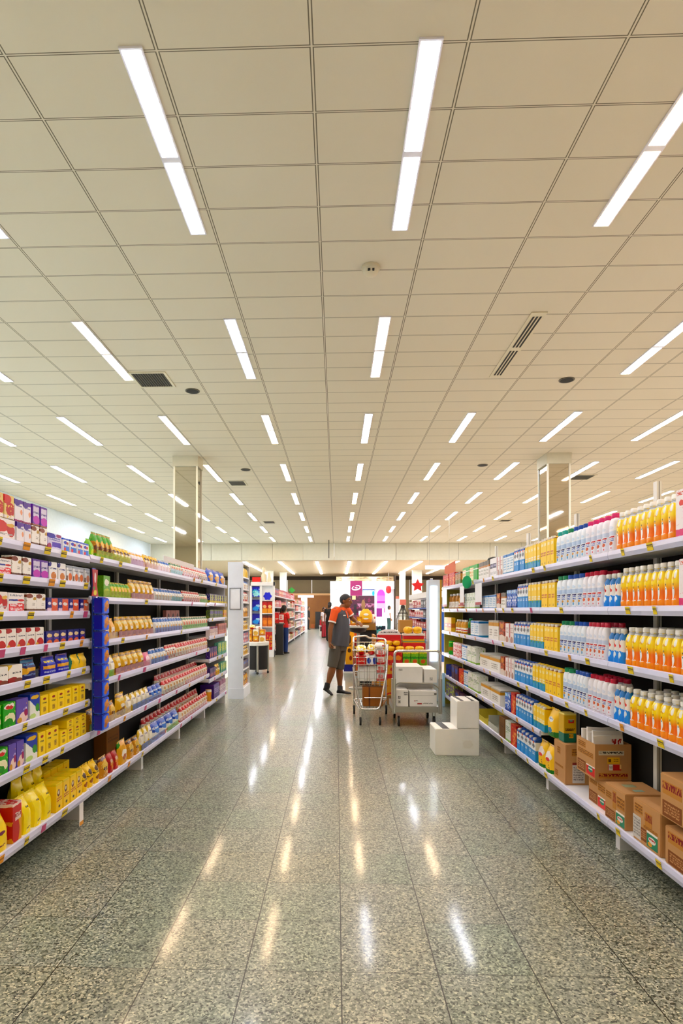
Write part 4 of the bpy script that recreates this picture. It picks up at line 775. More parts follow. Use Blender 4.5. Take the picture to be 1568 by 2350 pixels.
b1 = cbox(1.665, X1_, 3.86, 4.15, .355, .585, 'open cardboard box full of white packs, resting on another box', [('label', 'a', .55, .98, .06, .34, REDL), ('print', 'a', .06, .5, .04, .36, BROWNL), ('print', 'a', .08, .9, .55, .7, INK), ('print', 'a', .1, .5, .75, .92, INK), ('label_strip', 'c', .1, .8, .7, .82, STRIPL), ('sticker', 'c', .34, .68, .46, .64, YELL), ('sticker', 'c', .36, .72, .28, .44, RWL), ('print', 'c', .1, .9, .05, .2, INKR)], open_=True)
PK = pack('white_pack', '#f2eeea', [('r', .2, .6, .1, .5, '#a85a2c'), ('d', 1.2, .5, '#f2eeea'), TX(.6, .9, 1, '#b84838', .6, .95)], .4)
p0 = None
for i in range(9):
    if p0 is None: p0 = carton(.19, .018, .245, PK, 'white_pack'); p0['category'] = 'pack'; o = p0
    else: o = copy_tree(p0)
    o.location = (1.775, 3.885 + i * .028, .39 + (i * 7 % 4) * .008); o.rotation_euler = (-.09, (i % 3 - 1) * .05, 0)
    tag(o, '%s white pack from the near side in the open cardboard box' % ordn(i), 'pack', 'white packs in the open box')
cbox(1.70, X1_, 3.75, 4.04, zb, .353, 'cardboard box with orange label under the open box of packs', [('label', 'a', .5, .9, .04, .42, REDL), ('print', 'a', .04, .46, .04, .44, BROWNL), ('print', 'a', .5, .86, .6, .86, INK), ('print', 'a', .06, .44, .7, .86, INK)])
cbox(1.665, X1_, 3.46, 3.72, zb, .387, 'cardboard box with blue-green label between two taller stacks', [('label', 'a', .56, .96, .04, .4, GRNL), ('print', 'a', .04, .5, .04, .32, BROWNL), ('print', 'a', .06, .34, .6, .8, INK), ('print', 'a', .4, .56, .4, .9, INKR), ('print', 'a', .6, .96, .5, .82, INK), ('sticker', 'c', .3, .5, .6, .75, GREYL), ('tape_patch', 't', .3, .6, .55, .75, mat('patch_a', '#a8b088')), ('tape_patch', 't', .35, .6, .2, .34, mat('patch_b', '#8fa898'))])
cbox(1.665, X1_, 3.09, 3.37, zb, .405, 'cardboard box with white slip and green label beside the near stack', [('label', 'a', .52, .9, .06, .42, GRNL), ('slip', 'a', .0, .3, .06, .6, GREYL), ('print', 'a', .3, .5, .1, .4, BROWNL), ('print', 'a', .06, .36, .68, .9, INK), ('print', 'a', .45, .7, .5, .82, INKR), ('print', 'a', .4, .9, .42, .5, INK)])
cbox(1.665, X1_, 2.68, 3.05, zb, .364, 'cardboard box at the very front of the bottom drinks shelf', [('label', 'a', .62, .98, .04, .5, GRNL), ('print', 'a', .08, .5, .04, .4, BROWNL), ('print', 'a', .08, .6, .6, .9, INKR)])
cbox(1.655, X1_, 2.70, 3.075, .4055, .625, 'cardboard box stacked on top of the front cardboard boxes', [('label', 'a', .55, .98, .06, .46, GRNL), ('print', 'a', .06, .5, .04, .4, BROWNL), ('print', 'a', .06, .5, .55, .85, INKR), ('print', 'a', .6, .96, .55, .85, pack('ink_blue', '#c28e55', [TX(.05, .95, 4, '#4a4a6a')], .7))])
# ================================================================== two white cartons on the floor
WB = mat('white_carton', '#f6f4ea', .55); BLK = mat('black_tape', '#1c1a16', .4); SHEET = mat('label_paper', '#fbf8f0', .5)
SM = pack('smudge', '#f6f4ea', [('e', .5, .5, .45, .45, '#f0ede1')], .55, .5)
def floor_box(x0, x1, y0, y1, z0, z1, label):
    a, b, h = (x1 - x0) / 2, (y1 - y0) / 2, z1 - z0
    o = BX(-a, a, -b, b, 0, h).build('white_box', WB, bevel=.005, loc=((x0 + x1) / 2, (y0 + y1) / 2, z0)); tag(o, label, 'box', 'white boxes on the floor by the shelf')
    T_ = h + .0001
    w_ = 2 * a
    for c in (.24, .72): 
        m = MB(); x = -a + c * w_; m.v += [(x - .07 * w_ - .02, b - .01, T_), (x + .09 * w_ - .02, b - .01, T_), (x + .09 * w_ , -b + .01, T_), (x - .07 * w_, -b + .01, T_)]; m.v += [(p[0], p[1], p[2] + .001) for p in m.v]
        for q in ((0, 1, 2, 3), (4, 7, 6, 5), (0, 4, 5, 1), (1, 5, 6, 2), (2, 6, 7, 3), (3, 7, 4, 0)): m.face(q)
        m.build('black_tape', BLK, o)
    BX(-a + .32 * w_, -a + .66 * w_, -b + .03, b - .03, T_, T_ + .0012).build('paper_label', SHEET, o)
    return o
o = floor_box(.985, 1.42, 5.92, 6.27, 0, .268, 'wide white box with black tape on the floor, carrying a smaller box'); BX(.05, .16, -.1762, -.1752, .07, .16).build('smudge', SM, o)
floor_box(1.20, 1.42, 5.92, 6.27, .2695, .545, 'narrow white box with black tape stacked on the wide white box')
# ================================================================== wire shopping cart
CHR = NT('chrome', .22, 1); CHR.color((.80, .80, .78, 1)); CHR = CHR.m; GREY = mat('grey_steel', '#a9a79c', .4, .6); RUB = mat('rubber', '#1a1917', .6)
RX0, RY0 = .45, 7.9
L3 = lambda x, y, z: Vector((x - RX0, y - RY0, z))
cart = empty('shopping_cart', (RX0, RY0, 0)); tag(cart, 'wire shopping cart loaded with packages, standing in the aisle by the trolley', 'shopping cart')
def grid(mb, p00, p10, p11, p01, nu, nv, r=.0032):
    f = lambda u, v: p00 * (1 - u) * (1 - v) + p10 * u * (1 - v) + p11 * u * v + p01 * (1 - u) * v
    for i in range(nu + 1): mb.tube([f(i / nu, 0), f(i / nu, 1)], r, 5)
    for j in range(nv + 1): mb.tube([f(0, j / nv), f(1, j / nv)], r * (1.5 if j in (0, nv) else 1), 5)
ftl, ftr, fbl, fbr = L3(.21, 7.58, .935), L3(.65, 7.58, .935), L3(.235, 7.63, .47), L3(.62, 7.63, .47)
rtl, rtr, rbl, rbr = L3(.245, 8.30, 1.0), L3(.69, 8.30, 1.0), L3(.26, 8.22, .60), L3(.67, 8.22, .60)
for nm_, q, nu, nv in (('basket_front', (fbl, fbr, ftr, ftl), 6, 5), ('basket_side', (fbl, rbl, rtl, ftl), 9, 5), ('basket_side', (fbr, rbr, rtr, ftr), 9, 5), ('basket_back', (rbl, rbr, rtr, rtl), 6, 4), ('basket_floor', (fbl, fbr, rbr, rbl), 7, 6)):
    m = MB(); grid(m, *q, nu, nv); m.build(nm_, CHR, cart, True)
def bend(pts, r, n=10, mb=None, k=3):      # rounded polyline
    pts = [Vector(p) for p in pts]; out = [pts[0]]
    for i in range(1, len(pts) - 1):
        p = pts[i]; a = (pts[i - 1] - p); b = (pts[i + 1] - p); d = min(.05, a.length * .4, b.length * .4)
        A_, B_ = p + a.normalized() * d, p + b.normalized() * d
        for j in range(k + 1):
            t = j / k; out.append(A_ * (1 - t) ** 2 + p * 2 * t * (1 - t) + B_ * t * t)
    out.append(pts[-1]); mb = mb or MB(); return mb.tube(out, r, n)
m = bend([L3(.215, 7.60, .72), L3(.30, 7.5, .195), L3(.545, 7.5, .195), L3(.64, 7.60, .62), L3(.672, 7.75, 1.0)], .0125)
bend([L3(.30, 7.5, .195), L3(.25, 8.28, .20)], .011, mb=m); bend([L3(.545, 7.5, .195), L3(.695, 8.28, .20)], .011, mb=m); bend([L3(.25, 8.28, .2), L3(.695, 8.28, .2)], .011, mb=m)
bend([L3(.25, 8.28, .13), L3(.243, 8.32, 1.0)], .0125, mb=m); bend([L3(.695, 8.28, .13), L3(.695, 8.32, 1.0)], .0125, mb=m)
m.build('cart_frame', CHR, cart, True)
m = bend([L3(.243, 8.32, 1.0), L3(.243, 8.38, 1.07), L3(.42, 8.40, 1.085), L3(.46, 8.40, 1.055), L3(.692, 8.40, 1.04), L3(.695, 8.32, 1.0)], .0135); m.build('cart_handle', CHR, cart, True)
m = MB(); grid(m, L3(.30, 7.5, .20), L3(.545, 7.5, .20), L3(.69, 8.28, .203), L3(.255, 8.28, .203), 6, 5); m.tube([L3(.36, 7.6, .325), L3(.64, 7.6, .325)], .006, 6); m.build('lower_tray', CHR, cart, True)
def caster(par, x, y, r, h):
    c = empty('caster', (x, y, 0)); c.parent = par
    MB().tube([(-.012, 0, r), (.012, 0, r)], r, 18).build('wheel', RUB, c, True)
    MB().tube([(-.0135, 0, r), (.0135, 0, r)], r * .4, 12).build('hub', GREY, c, True)
    MB().box(-.018, -.0145, -.016, .016, r, h).box(.0145, .018, -.016, .016, r, h).box(-.018, .018, -.018, .018, h - .006, h).build('fork', GREY, c)
caster(cart, .305 - RX0, 7.47 - RY0, .05, .186); caster(cart, .55 - RX0, 7.47 - RY0, .05, .186); caster(cart, .25 - RX0, 8.28 - RY0, .06, .14); caster(cart, 0.695 - RX0, 8.28 - RY0, .06, .14)
# load of the cart
def goods(x0, x1, y0, y1, z0, z1, m, name, label, cat, grp=None, bevel=.006):
    o = BX(-(x1 - x0) / 2, (x1 - x0) / 2, -(y1 - y0) / 2, (y1 - y0) / 2, 0, z1 - z0).build(name, m, bevel=bevel, loc=((x0 + x1) / 2, (y0 + y1) / 2, z0)); return tag(o, label, cat, grp)
def blob(c, rx, ry, rz, m, name, label, cat, grp=None):
    mb = MB(); n = 18; R_ = []
    for i in range(11):
        t = -PI / 2 + PI * (i + .3) / 10.6
        R_.append([(rx * (1 + .07 * math.sin(3 * j + i)) * abs(math.cos(t)) ** .6 * math.cos(2 * PI * j / n), ry * abs(math.cos(t)) ** .6 * math.sin(2 * PI * j / n), rz + rz * math.sin(t) * (1 + .05 * math.sin(5 * j))) for j in range(n)])
    o = mb.rings(R_).build(name, m, smooth=True, loc=c); return tag(o, label, cat, grp)
CBX = pack('brown_case_striped', '#a46c2c', [('r', .28, .36, 0, 1, '#6a4018'), ('n', 5, .7, '#8a5820')], .7)
goods(.345, .60, 7.62, 7.93, .212, .455, CBX, 'cardboard_box', 'brown cardboard box on the lower tray of the shopping cart', 'box')
WRB = pack('white_red_case', '#f2ece8', [('r', 0, 1, .1, .42, '#d83838'), ('r', .2, .8, .5, .9, '#e04848'), TX(.55, .85, 2, '#f4e0dc')], .5)
RDB = pack('red_pack', '#d82420', [('e', .5, .6, .4, .2, '#e86028'), TX(.3, .5, 1, '#f0d8c0'), ('n', 6, .68, '#f0b890')], .35, .2)
BWB = pack('blue_white_pack', '#f0ecf0', [('e', .25, .5, .2, .3, '#1c58b0'), ('e', .85, .5, .2, .4, '#1850a8'), ('b', 0, .12, '#d84040')], .4, .1)
goods(.29, .40, 7.68, 8.02, .525, .73, mat('white_case', '#f2f0ea', .5), 'white_box', 'white box at the bottom of the shopping cart, nearest the man', 'box', 'white boxes in the shopping cart')
goods(.404, .52, 7.68, 8.02, .525, .73, mat('white_case', '#f2f0ea', .5), 'white_box', 'white box at the bottom of the shopping cart, in the middle', 'box', 'white boxes in the shopping cart')
for i in range(4): goods(.524, .624, 7.68, 8.0, .525 + i * .103, .525 + i * .103 + .1, WRB, 'red_white_box', '%s red and white box from the bottom of the stack in the shopping cart' % ordn(i), 'box', 'red and white boxes in the cart')
goods(.26, .385, 7.64, 7.95, .735, .86, RDB, 'red_packet', 'wide red packet near the front of the shopping cart', 'packet')
goods(.39, .515, 7.64, 7.95, .735, .86, BWB, 'white_packet', 'white and blue packet in the middle of the shopping cart', 'packet')
YW = pack('yellow_white_bag', '#f4d81c', [('n', 4, .52, '#fbf6e8'), ('e', .5, .2, .4, .2, '#d83018')], .3, .2); WRBG = pack('white_bag', '#f8f4f0', [('e', .8, .6, .12, .12, '#e04058'), ('n', 5, .66, '#f0e0d8')], .35)
blob((.33, 7.79, .862), .068, .13, .065, YW, 'yellow_bag', 'yellow and white bag on top of the load in the shopping cart, nearest the man', 'bag', 'bags on top of the cart')
blob((.462, 7.80, .862), .054, .13, .07, YW, 'yellow_bag', 'yellow and white bag on top of the load in the middle of the cart', 'bag', 'bags on top of the cart')
blob((.57, 7.81, .940), .065, .13, .04, WRBG, 'white_bag', 'white bag with a red spot on top of the red and white boxes', 'bag', 'bags on top of the cart')
goods(.27, .62, 8.06, 8.19, .62, .86, pack('back_case', '#e8a838', [('n', 5, .5, '#d84828'), ('b', .8, 1, '#f0e0c0')], .5), 'orange_carton', 'orange carton at the back of the shopping cart', 'carton')
# ================================================================== platform trolley
tr_ = empty('platform_trolley', (1.0, 7.8, 0)); tag(tr_, 'grey platform trolley with tube handle, stacked with white boxes', 'trolley')
MB().box(-.28, .28, -.43, .25, .235, .247).box(-.28, .28, -.44, -.43, .18, .25).box(-.28, .28, .25, .26, .18, .25).box(-.285, -.28, -.44, .26, .18, .25).box(.28, .285, -.44, .26, .18, .25).build('platform', GREY, tr_)
bend([(-.28, -.46, .18), (-.28, -.46, .945), (.28, -.46, .945), (.28, -.46, .18)], .016, 12).build('push_handle', CHR, tr_, True)
bend([(-.28, -.46, .50), (-.24, -.47, .555), (.20, -.47, .54), (.28, -.46, .47)], .008, 8).build('cross_bar', GREY, tr_, True)
MB().box(-.305, -.262, -.475, -.445, .17, .60).box(.262, .305, -.475, -.445, .17, .60).build('handle_bracket', GREY, tr_)
for x in (-.22, .22):
    for y in (-.36, .18): caster(tr_, x, y, .062, .18)
W2 = mat('white_box_b', '#f1efe8', .5)
MK = pack('box_mark', '#f1efe8', [TX(.1, .9, 2, '#4a4a48', .0, 1)], .5); MKR = pack('box_mark_red', '#f1efe8', [('r', 0, .3, .2, .8, '#b02838'), TX(.1, .9, 1, '#888880', .36, 1)], .5)
G_ = 'white boxes on the platform trolley'
cbox(.745, 1.255, 7.72, 8.04, .2475, .53, 'large white box at the back of the platform trolley', [], W2, 'white_box', G_)
cbox(.755, .895, 7.39, 7.70, .2475, .455, 'narrow white box with black lettering at the front of the trolley', [('print', 'c', .1, .32, .05, .7, MK), ('print', 'c', .6, .95, .62, .9, MK)], W2, 'white_box', G_)
cbox(.915, 1.25, 7.40, 7.70, .2475, .44, 'wide white box with red mark at the front of the trolley', [('print', 'c', .28, .85, .12, .26, MKR), ('print', 'c', .17, .3, .32, .42, MKR), ('lid_line', 'c', .03, .97, .72, .735, mat('lid_shadow', '#8d8a80')), ('handle_slot', 'c', .9, .99, .78, .86, BLK)], W2, 'white_box', G_)
cbox(.755, 1.09, 7.50, 8.04, .5315, .735, 'long white box on the upper layer of the trolley', [('print', 'c', .1, .24, .72, .88, MK)], W2, 'white_box', G_)
cbox(1.11, 1.27, 7.50, 8.02, .5315, .70, 'short white box on the upper layer of the trolley with a black mark', [('print', 'c', .42, .66, .12, .42, MK)], W2, 'white_box', G_)
# ================================================================== people
def remesh(mb, name, m, voxel, parent=None, smooth=2, loc=(0, 0, 0)):
    o = mb.build(name + '_src', m); md = o.modifiers.new('r', 'REMESH'); md.mode = 'VOXEL'; md.voxel_size = voxel; md.use_smooth_shade = True
    if smooth: s_ = o.modifiers.new('s', 'SMOOTH'); s_.factor = .5; s_.iterations = smooth
    dg = bpy.context.evaluated_depsgraph_get(); dg.update()
    me = bpy.data.meshes.new_from_object(o.evaluated_get(dg)); me.name = name
    if not me.materials: me.materials.append(m)
    src = o.data; bpy.data.objects.remove(o); bpy.data.meshes.remove(src)
    for p in me.polygons: p.use_smooth = True
    q = bpy.data.objects.new(name, me); COL.objects.link(q); q.location = loc
    if parent: q.parent = parent
    return q
V = Vector
def head(mb, c, f, r, k=1.0):     # centre, facing, right; one head 0.225 m tall
    up = V((0, 0, 1)); f, r = f.normalized(), r.normalized()
    def ell(o, a, b, cc, n=14, m_=10):
        R_ = []
        for i in range(m_):
            t = -PI / 2 + PI * (i + .5) / m_
            R_.append([o + r * a * math.cos(t) * math.cos(2 * PI * j / n) + f * b * math.cos(t) * math.sin(2 * PI * j / n) + up * cc * math.sin(t) for j in range(n)])
        mb.rings(R_)
    ell(c + up * .025 * k, .076 * k, .096 * k, .092 * k); ell(c - up * .045 * k + f * .022 * k, .058 * k, .07 * k, .072 * k); ell(c - up * .088 * k + f * .055 * k, .03 * k, .03 * k, .024 * k)
    mb.tube([c + up * .03 * k + f * .085 * k, c - up * .002 * k + f * .108 * k, c - up * .02 * k + f * .112 * k, c - up * .03 * k + f * .09 * k], [.010 * k, .014 * k, .019 * k, .013 * k], 8)
    ell(c + up * .04 * k + f * .082 * k, .055 * k, .018 * k, .011 * k)                       # brow
    ell(c - up * .055 * k + f * .086 * k, .026 * k, .014 * k, .008 * k); ell(c - up * .066 * k + f * .084 * k, .022 * k, .014 * k, .008 * k)   # lips
    for s in (-1, 1): ell(c - up * .005 * k + r * s * .078 * k - f * .008 * k, .010 * k, .022 * k, .032 * k)
def face_parts(par, c, f, r, k=1.0):
    up = V((0, 0, 1)); EW = mat('eye_white', '#e8e4dc', .3); EB = mat('eye_dark', '#17110c', .3); LP = mat('lip', '#6e3a2c', .5)
    for s in (-1, 1):
        p = c + up * .012 * k + f * .0815 * k + r * s * .031 * k
        e_ = MB().ball((0, 0, 0), .0095 * k, .0095 * k, .0068 * k, 10, 7).build('eye', EW, par, True, loc=p)
        MB().ball(f * .0048 * k, .0062 * k, .0062 * k, .0062 * k, 8, 6).build('iris', EB, e_, True)
        MB().tube([p + up * .022 * k - r * .018 * k + f * .006 * k, p + up * .027 * k + f * .012 * k, p + up * .022 * k + r * .018 * k + f * .006 * k], .004 * k, 6).build('eyebrow', EB, par, True)
    MB().tube([c - up * .060 * k + f * .092 * k - r * .022 * k, c - up * .0605 * k + f * .101 * k, c - up * .060 * k + f * .092 * k + r * .022 * k], .0035 * k, 6).build('mouth', LP, par, True)
def hand(mb, wrist, d, palm_n, curl, k=1.0, side=1):
    """palm along d from the wrist, palm_n = direction the palm faces, five tapering fingers curled by `curl` radians per joint"""
    d = d.normalized(); n = (palm_n - d * palm_n.dot(d)).normalized(); s = d.cross(n).normalized() * side
    mb.tube([wrist - d * .02 * k, wrist + d * .02 * k, wrist + d * .055 * k, wrist + d * .09 * k], [(.030 * k, .022 * k), (.036 * k, .019 * k), (.043 * k, .017 * k), (.040 * k, .013 * k)], 10, s)
    for i, (off, L, r) in enumerate(((-.031, .062, .0082), (-.011, .075, .0090), (.010, .080, .0092), (.031, .073, .0088))):
        p = wrist + d * .082 * k + s * off * k; a = 0; pts = [p - d * .02 * k, p]; v = d
        for seg in (.42, .32, .26):
            a += curl; v = d * math.cos(a) + n * math.sin(a); p = p + v * L * seg * k; pts.append(p)
        mb.tube(pts, [r * 1.05 * k, r * 1.05 * k, r * k, r * .9 * k, r * .7 * k], 8)
    p = wrist + d * .025 * k + s * .03 * k; a = d * .6 + s * .7 + n * .35; q = p + a.normalized() * .038 * k; e_ = q + (d * .85 + n * (.3 + .35 * curl) + s * .1).normalized() * .032 * k
    mb.tube([p - a.normalized() * .012 * k, p, q, e_, e_ + (d * .8 + n * .5 - s * .2).normalized() * .022 * k], [.014 * k, .0135 * k, .0115 * k, .010 * k, .0075 * k], 8)
def shoe(mb, heel, toe, ankle, wd=.045):
    ax = (toe - heel); ax.normalize(); lat = ax.cross(V((0, 0, 1))); lat.normalize(); up = lat.cross(ax)
    L = (toe - heel).length; R_ = []
    for t, w_, h in ((0.0, .55, .05), (.06, .8, .068), (.25, .86, .075), (.45, .9, .062), (.65, 1.02, .050), (.85, .95, .040), (.96, .62, .032), (1.0, .3, .022)):
        c = heel + ax * L * t; n = 12
        R_.append([c + lat * wd * w_ * math.cos(2 * PI * j / n) + up * (h / 2 + h / 2 * math.sin(2 * PI * j / n)) for j in range(n)])
    mb.rings(R_)
    c0 = heel + ax * L * .22 + up * .04
    mb.tube([c0, (c0 + ankle) / 2, ankle], [(.042, .05), (.044, .050), (.043, .047)], 12, lat); mb.tube([c0, ankle + V((0, 0, .035))], .048, 12)
SKIN = mat('skin', '#8a5228', .5); HAIR = mat('black_hair', '#0d0c10', .45); POLO = mat('grey_polo', '#4d5058', .8); ORANGE = mat('orange_cloth', '#f2590c', .75); CUFFM = mat('white_cuff', '#f0ece6', .7); SHORTM = mat('grey_shorts', '#57524a', .8); SHOEM = mat('black_shoe', '#0a0a0a', .5)
# ---- the shop worker beside the cart; Y0 is his distance down the aisle
Y0 = 10.22
man = empty('person', (.0, Y0, 0)); O = V((0, Y0, 0))
P = lambda u, v, dy=0.0: W(u, v, Y0 + dy) - O
UP = V((0, 0, 1)); fac = V((.86, -.5, 0)).normalized(); rt_ = V((-.5, -.86, 0)).normalized()     # he looks along the shop, slightly towards us; rt_ = his right
pel = P(777, 1483); pel.z -= .0
neck = P(784.5, 1397); hc = P(793.2, 1379.5)
rs = P(769, 1401, -.15); ls = P(797, 1400, .15)
re, rw = P(758.5, 1444, -.19), P(757.2, 1474, -.20)
le, lw = P(808.5, 1419.5, .18), P(818.5, 1427, .10)
rk, ra = P(763.5, 1532, -.09), P(752.5, 1572, -.10)
lk, la = P(779, 1534, .07), P(780.5, 1579, .06)
b = MB()
chest = P(783.5, 1418); belly = P(784, 1447); 
b.tube([pel - UP * .06, pel + UP * .04, belly, chest, neck - UP * .05, neck], [(.14, .105), (.155, .12), (.15, .13), (.17, .115), (.15, .075), (.06, .06)], 18, rt_)
b.tube([neck - UP * .06, neck, hc - UP * .05 - fac * .01], [.062, .058, .056], 12); head(b, hc, V((.93, -.33, -.06)), V((-.33, -.93, 0)))
b.tube([rs, rs * .45 + re * .55, re, re * .6 + rw * .4, rw], [.055, .048, .041, .040, .028], 12); b.tube([ls, ls * .45 + le * .55, le, le * .6 + lw * .4, lw], [.055, .047, .040, .038, .027], 12)
hand(b, rw, (rw - re) + fac * .02, fac * .4 + V((.6, .6, 0)), .85, 1.0, 1)
hand(b, lw, (lw - le) + V((.1, -.1, -.03)), V((.1, .1, -1)), .3, 1.0, -1)
hipr, hipl = pel + rt_ * .085, pel - rt_ * .085
b.tube([hipr, hipr * .5 + rk * .5, rk, rk * .65 + ra * .35, rk * .3 + ra * .7, ra, ra * 1.1 - rk * .1], [.095, .082, .062, .064, .046, .037, .030], 14); b.tube([hipl, hipl * .5 + lk * .5, lk, lk * .65 + la * .35, lk * .3 + la * .7, la, la * 1.1 - lk * .1], [.095, .082, .062, .062, .044, .037, .030], 14)
body = remesh(b, 'body', SKIN, .0065, man, 2)
face_parts(man, hc, V((.93, -.33, -.06)).normalized(), V((-.33, -.93, 0)).normalized())
# hair: short cap down to the brow, low at the back of the head
hb = MB(); R_ = []; hf, hr = V((.93, -.33, 0)).normalized(), V((-.33, -.93, 0)).normalized()
for i in range(9):
    t = PI / 2 * i / 8; ring = []
    for j in range(24):
        a = 2 * PI * j / 24; ca, sa = math.cos(a), math.sin(a)
        low = .062 + .0 * sa if sa > .55 else (-.045 if sa < -.2 else -.002)
        low = .062 if sa > .6 else (.03 if sa > .15 else (-.005 if sa > -.25 else -.055))
        z = low + (.128 - low) * math.sin(t); zz = max(-1, min(1, (z - .025) / .103)); rr = math.sqrt(max(0, 1 - zz * zz)) if i < 8 else .0
        ring.append(hc + hr * .084 * rr * ca + hf * (.104 * rr * sa - .003) + UP * z)
    R_.append(ring)
hb.rings(R_); hb.build('hair', HAIR, man, True)
# polo
sh = MB(); up_ = UP
sh.tube([P(779.5, 1482), P(781.5, 1466), P(783.0, 1447), P(783.5, 1425), P(783.5, 1408), neck - UP * .045, neck - UP * .01], [(.190, .152), (.182, .152), (.166, .150), (.170, .130), (.172, .110), (.135, .082), (.072, .072)], 22, rt_)
sh.tube([rs - rt_ * .06, rs + rt_ * .0, rs * .8 + re * .2], [.058, .060, .058], 14); sh.tube([ls + rt_ * .06, ls, ls * .8 + le * .2], [.058, .060, .058], 14)
shirt = remesh(sh, 'polo_shirt', POLO, .008, man, 3)
for s_, e_, nm_, rr in ((rs, re, 'sleeve', .067), (ls, le, 'sleeve', .066)):
    q = MB(); ax = (e_ - s_).normalized(); inn = (neck - UP * .05 - s_).normalized()
    q.tube([s_ + inn * .11 + UP * .016, s_ + inn * .04 + UP * .008, s_ + ax * .01, s_ + ax * .1, s_ + (e_ - s_) * .62], [(.058, .060), (.070, .070), rr + .002, rr, rr - .002], 18)
    sl = remesh(q, nm_, ORANGE, .008, shirt, 2)
    c = s_ + (e_ - s_) * .62
    MB().tube([c - ax * .014, c + ax * .010], rr + .0025, 18).build('cuff', CUFFM, sl, True)
cl = MB(); cl.tube([neck - UP * .050 + fac * .012, neck - UP * .012, neck + UP * .012 - fac * .006], [(.086, .084), (.076, .076), (.069, .069)], 20, rt_); cl.build('collar', ORANGE, shirt, True)
pk_ = MB(); pk_.tube([neck - UP * .040 + fac * .078, P(783.5, 1408) + fac * .112, P(783.5, 1418) + fac * .130], [(.016, .006), (.022, .006), (.016, .006)], 10, rt_); pk_.build('placket', ORANGE, shirt, True)
MB().obox(chest + fac * .112 + rt_ * .085 + UP * .045, rt_ * .026 - fac * .008, fac * .003, UP * .008).build('chest_badge', CUFFM, shirt)
# three-quarter shorts
so = MB(); rh, lh = P(762.3, 1531, -.09), P(778.8, 1536, .06)
so.tube([pel + UP * .07, pel, pel - UP * .08], [(.172, .14), (.178, .145), (.16, .13)], 20, rt_)
so.tube([hipr + UP * .02, hipr * .5 + rh * .5, rh], [(.105, .11), (.098, .098), (.088, .085)], 16, rt_); so.tube([hipl + UP * .02, hipl * .5 + lh * .5, lh], [(.105, .11), (.098, .098), (.086, .084)], 16, rt_)
shorts = remesh(so, 'shorts', SHORTM, .008, man, 3)
MB().obox(hipr + rt_ * .105 - UP * .01 + fac * .03, fac * .022, rt_ * .003, UP * .022).build('pocket_badge', mat('badge_pale', '#d8b8a0', .6), shorts)
sm_ = MB(); sh1, st1 = P(741.8, 1580, -.10), P(763.0, 1595.0, -.16); shoe(sm_, sh1 - UP * .02, st1 - UP * .018, ra); remesh(sm_, 'shoe', SHOEM, .007, man, 2)
sm_ = MB(); h2 = P(773.5, 1591, .05); t2 = P(806, 1592, -.06); h2.z = .006; t2.z = .006; shoe(sm_, h2, t2, la, .048); remesh(sm_, 'shoe', SHOEM, .007, man, 2)
zmin = .0
tag(man, 'person in grey and orange polo and long grey shorts reaching toward the goods', 'person')
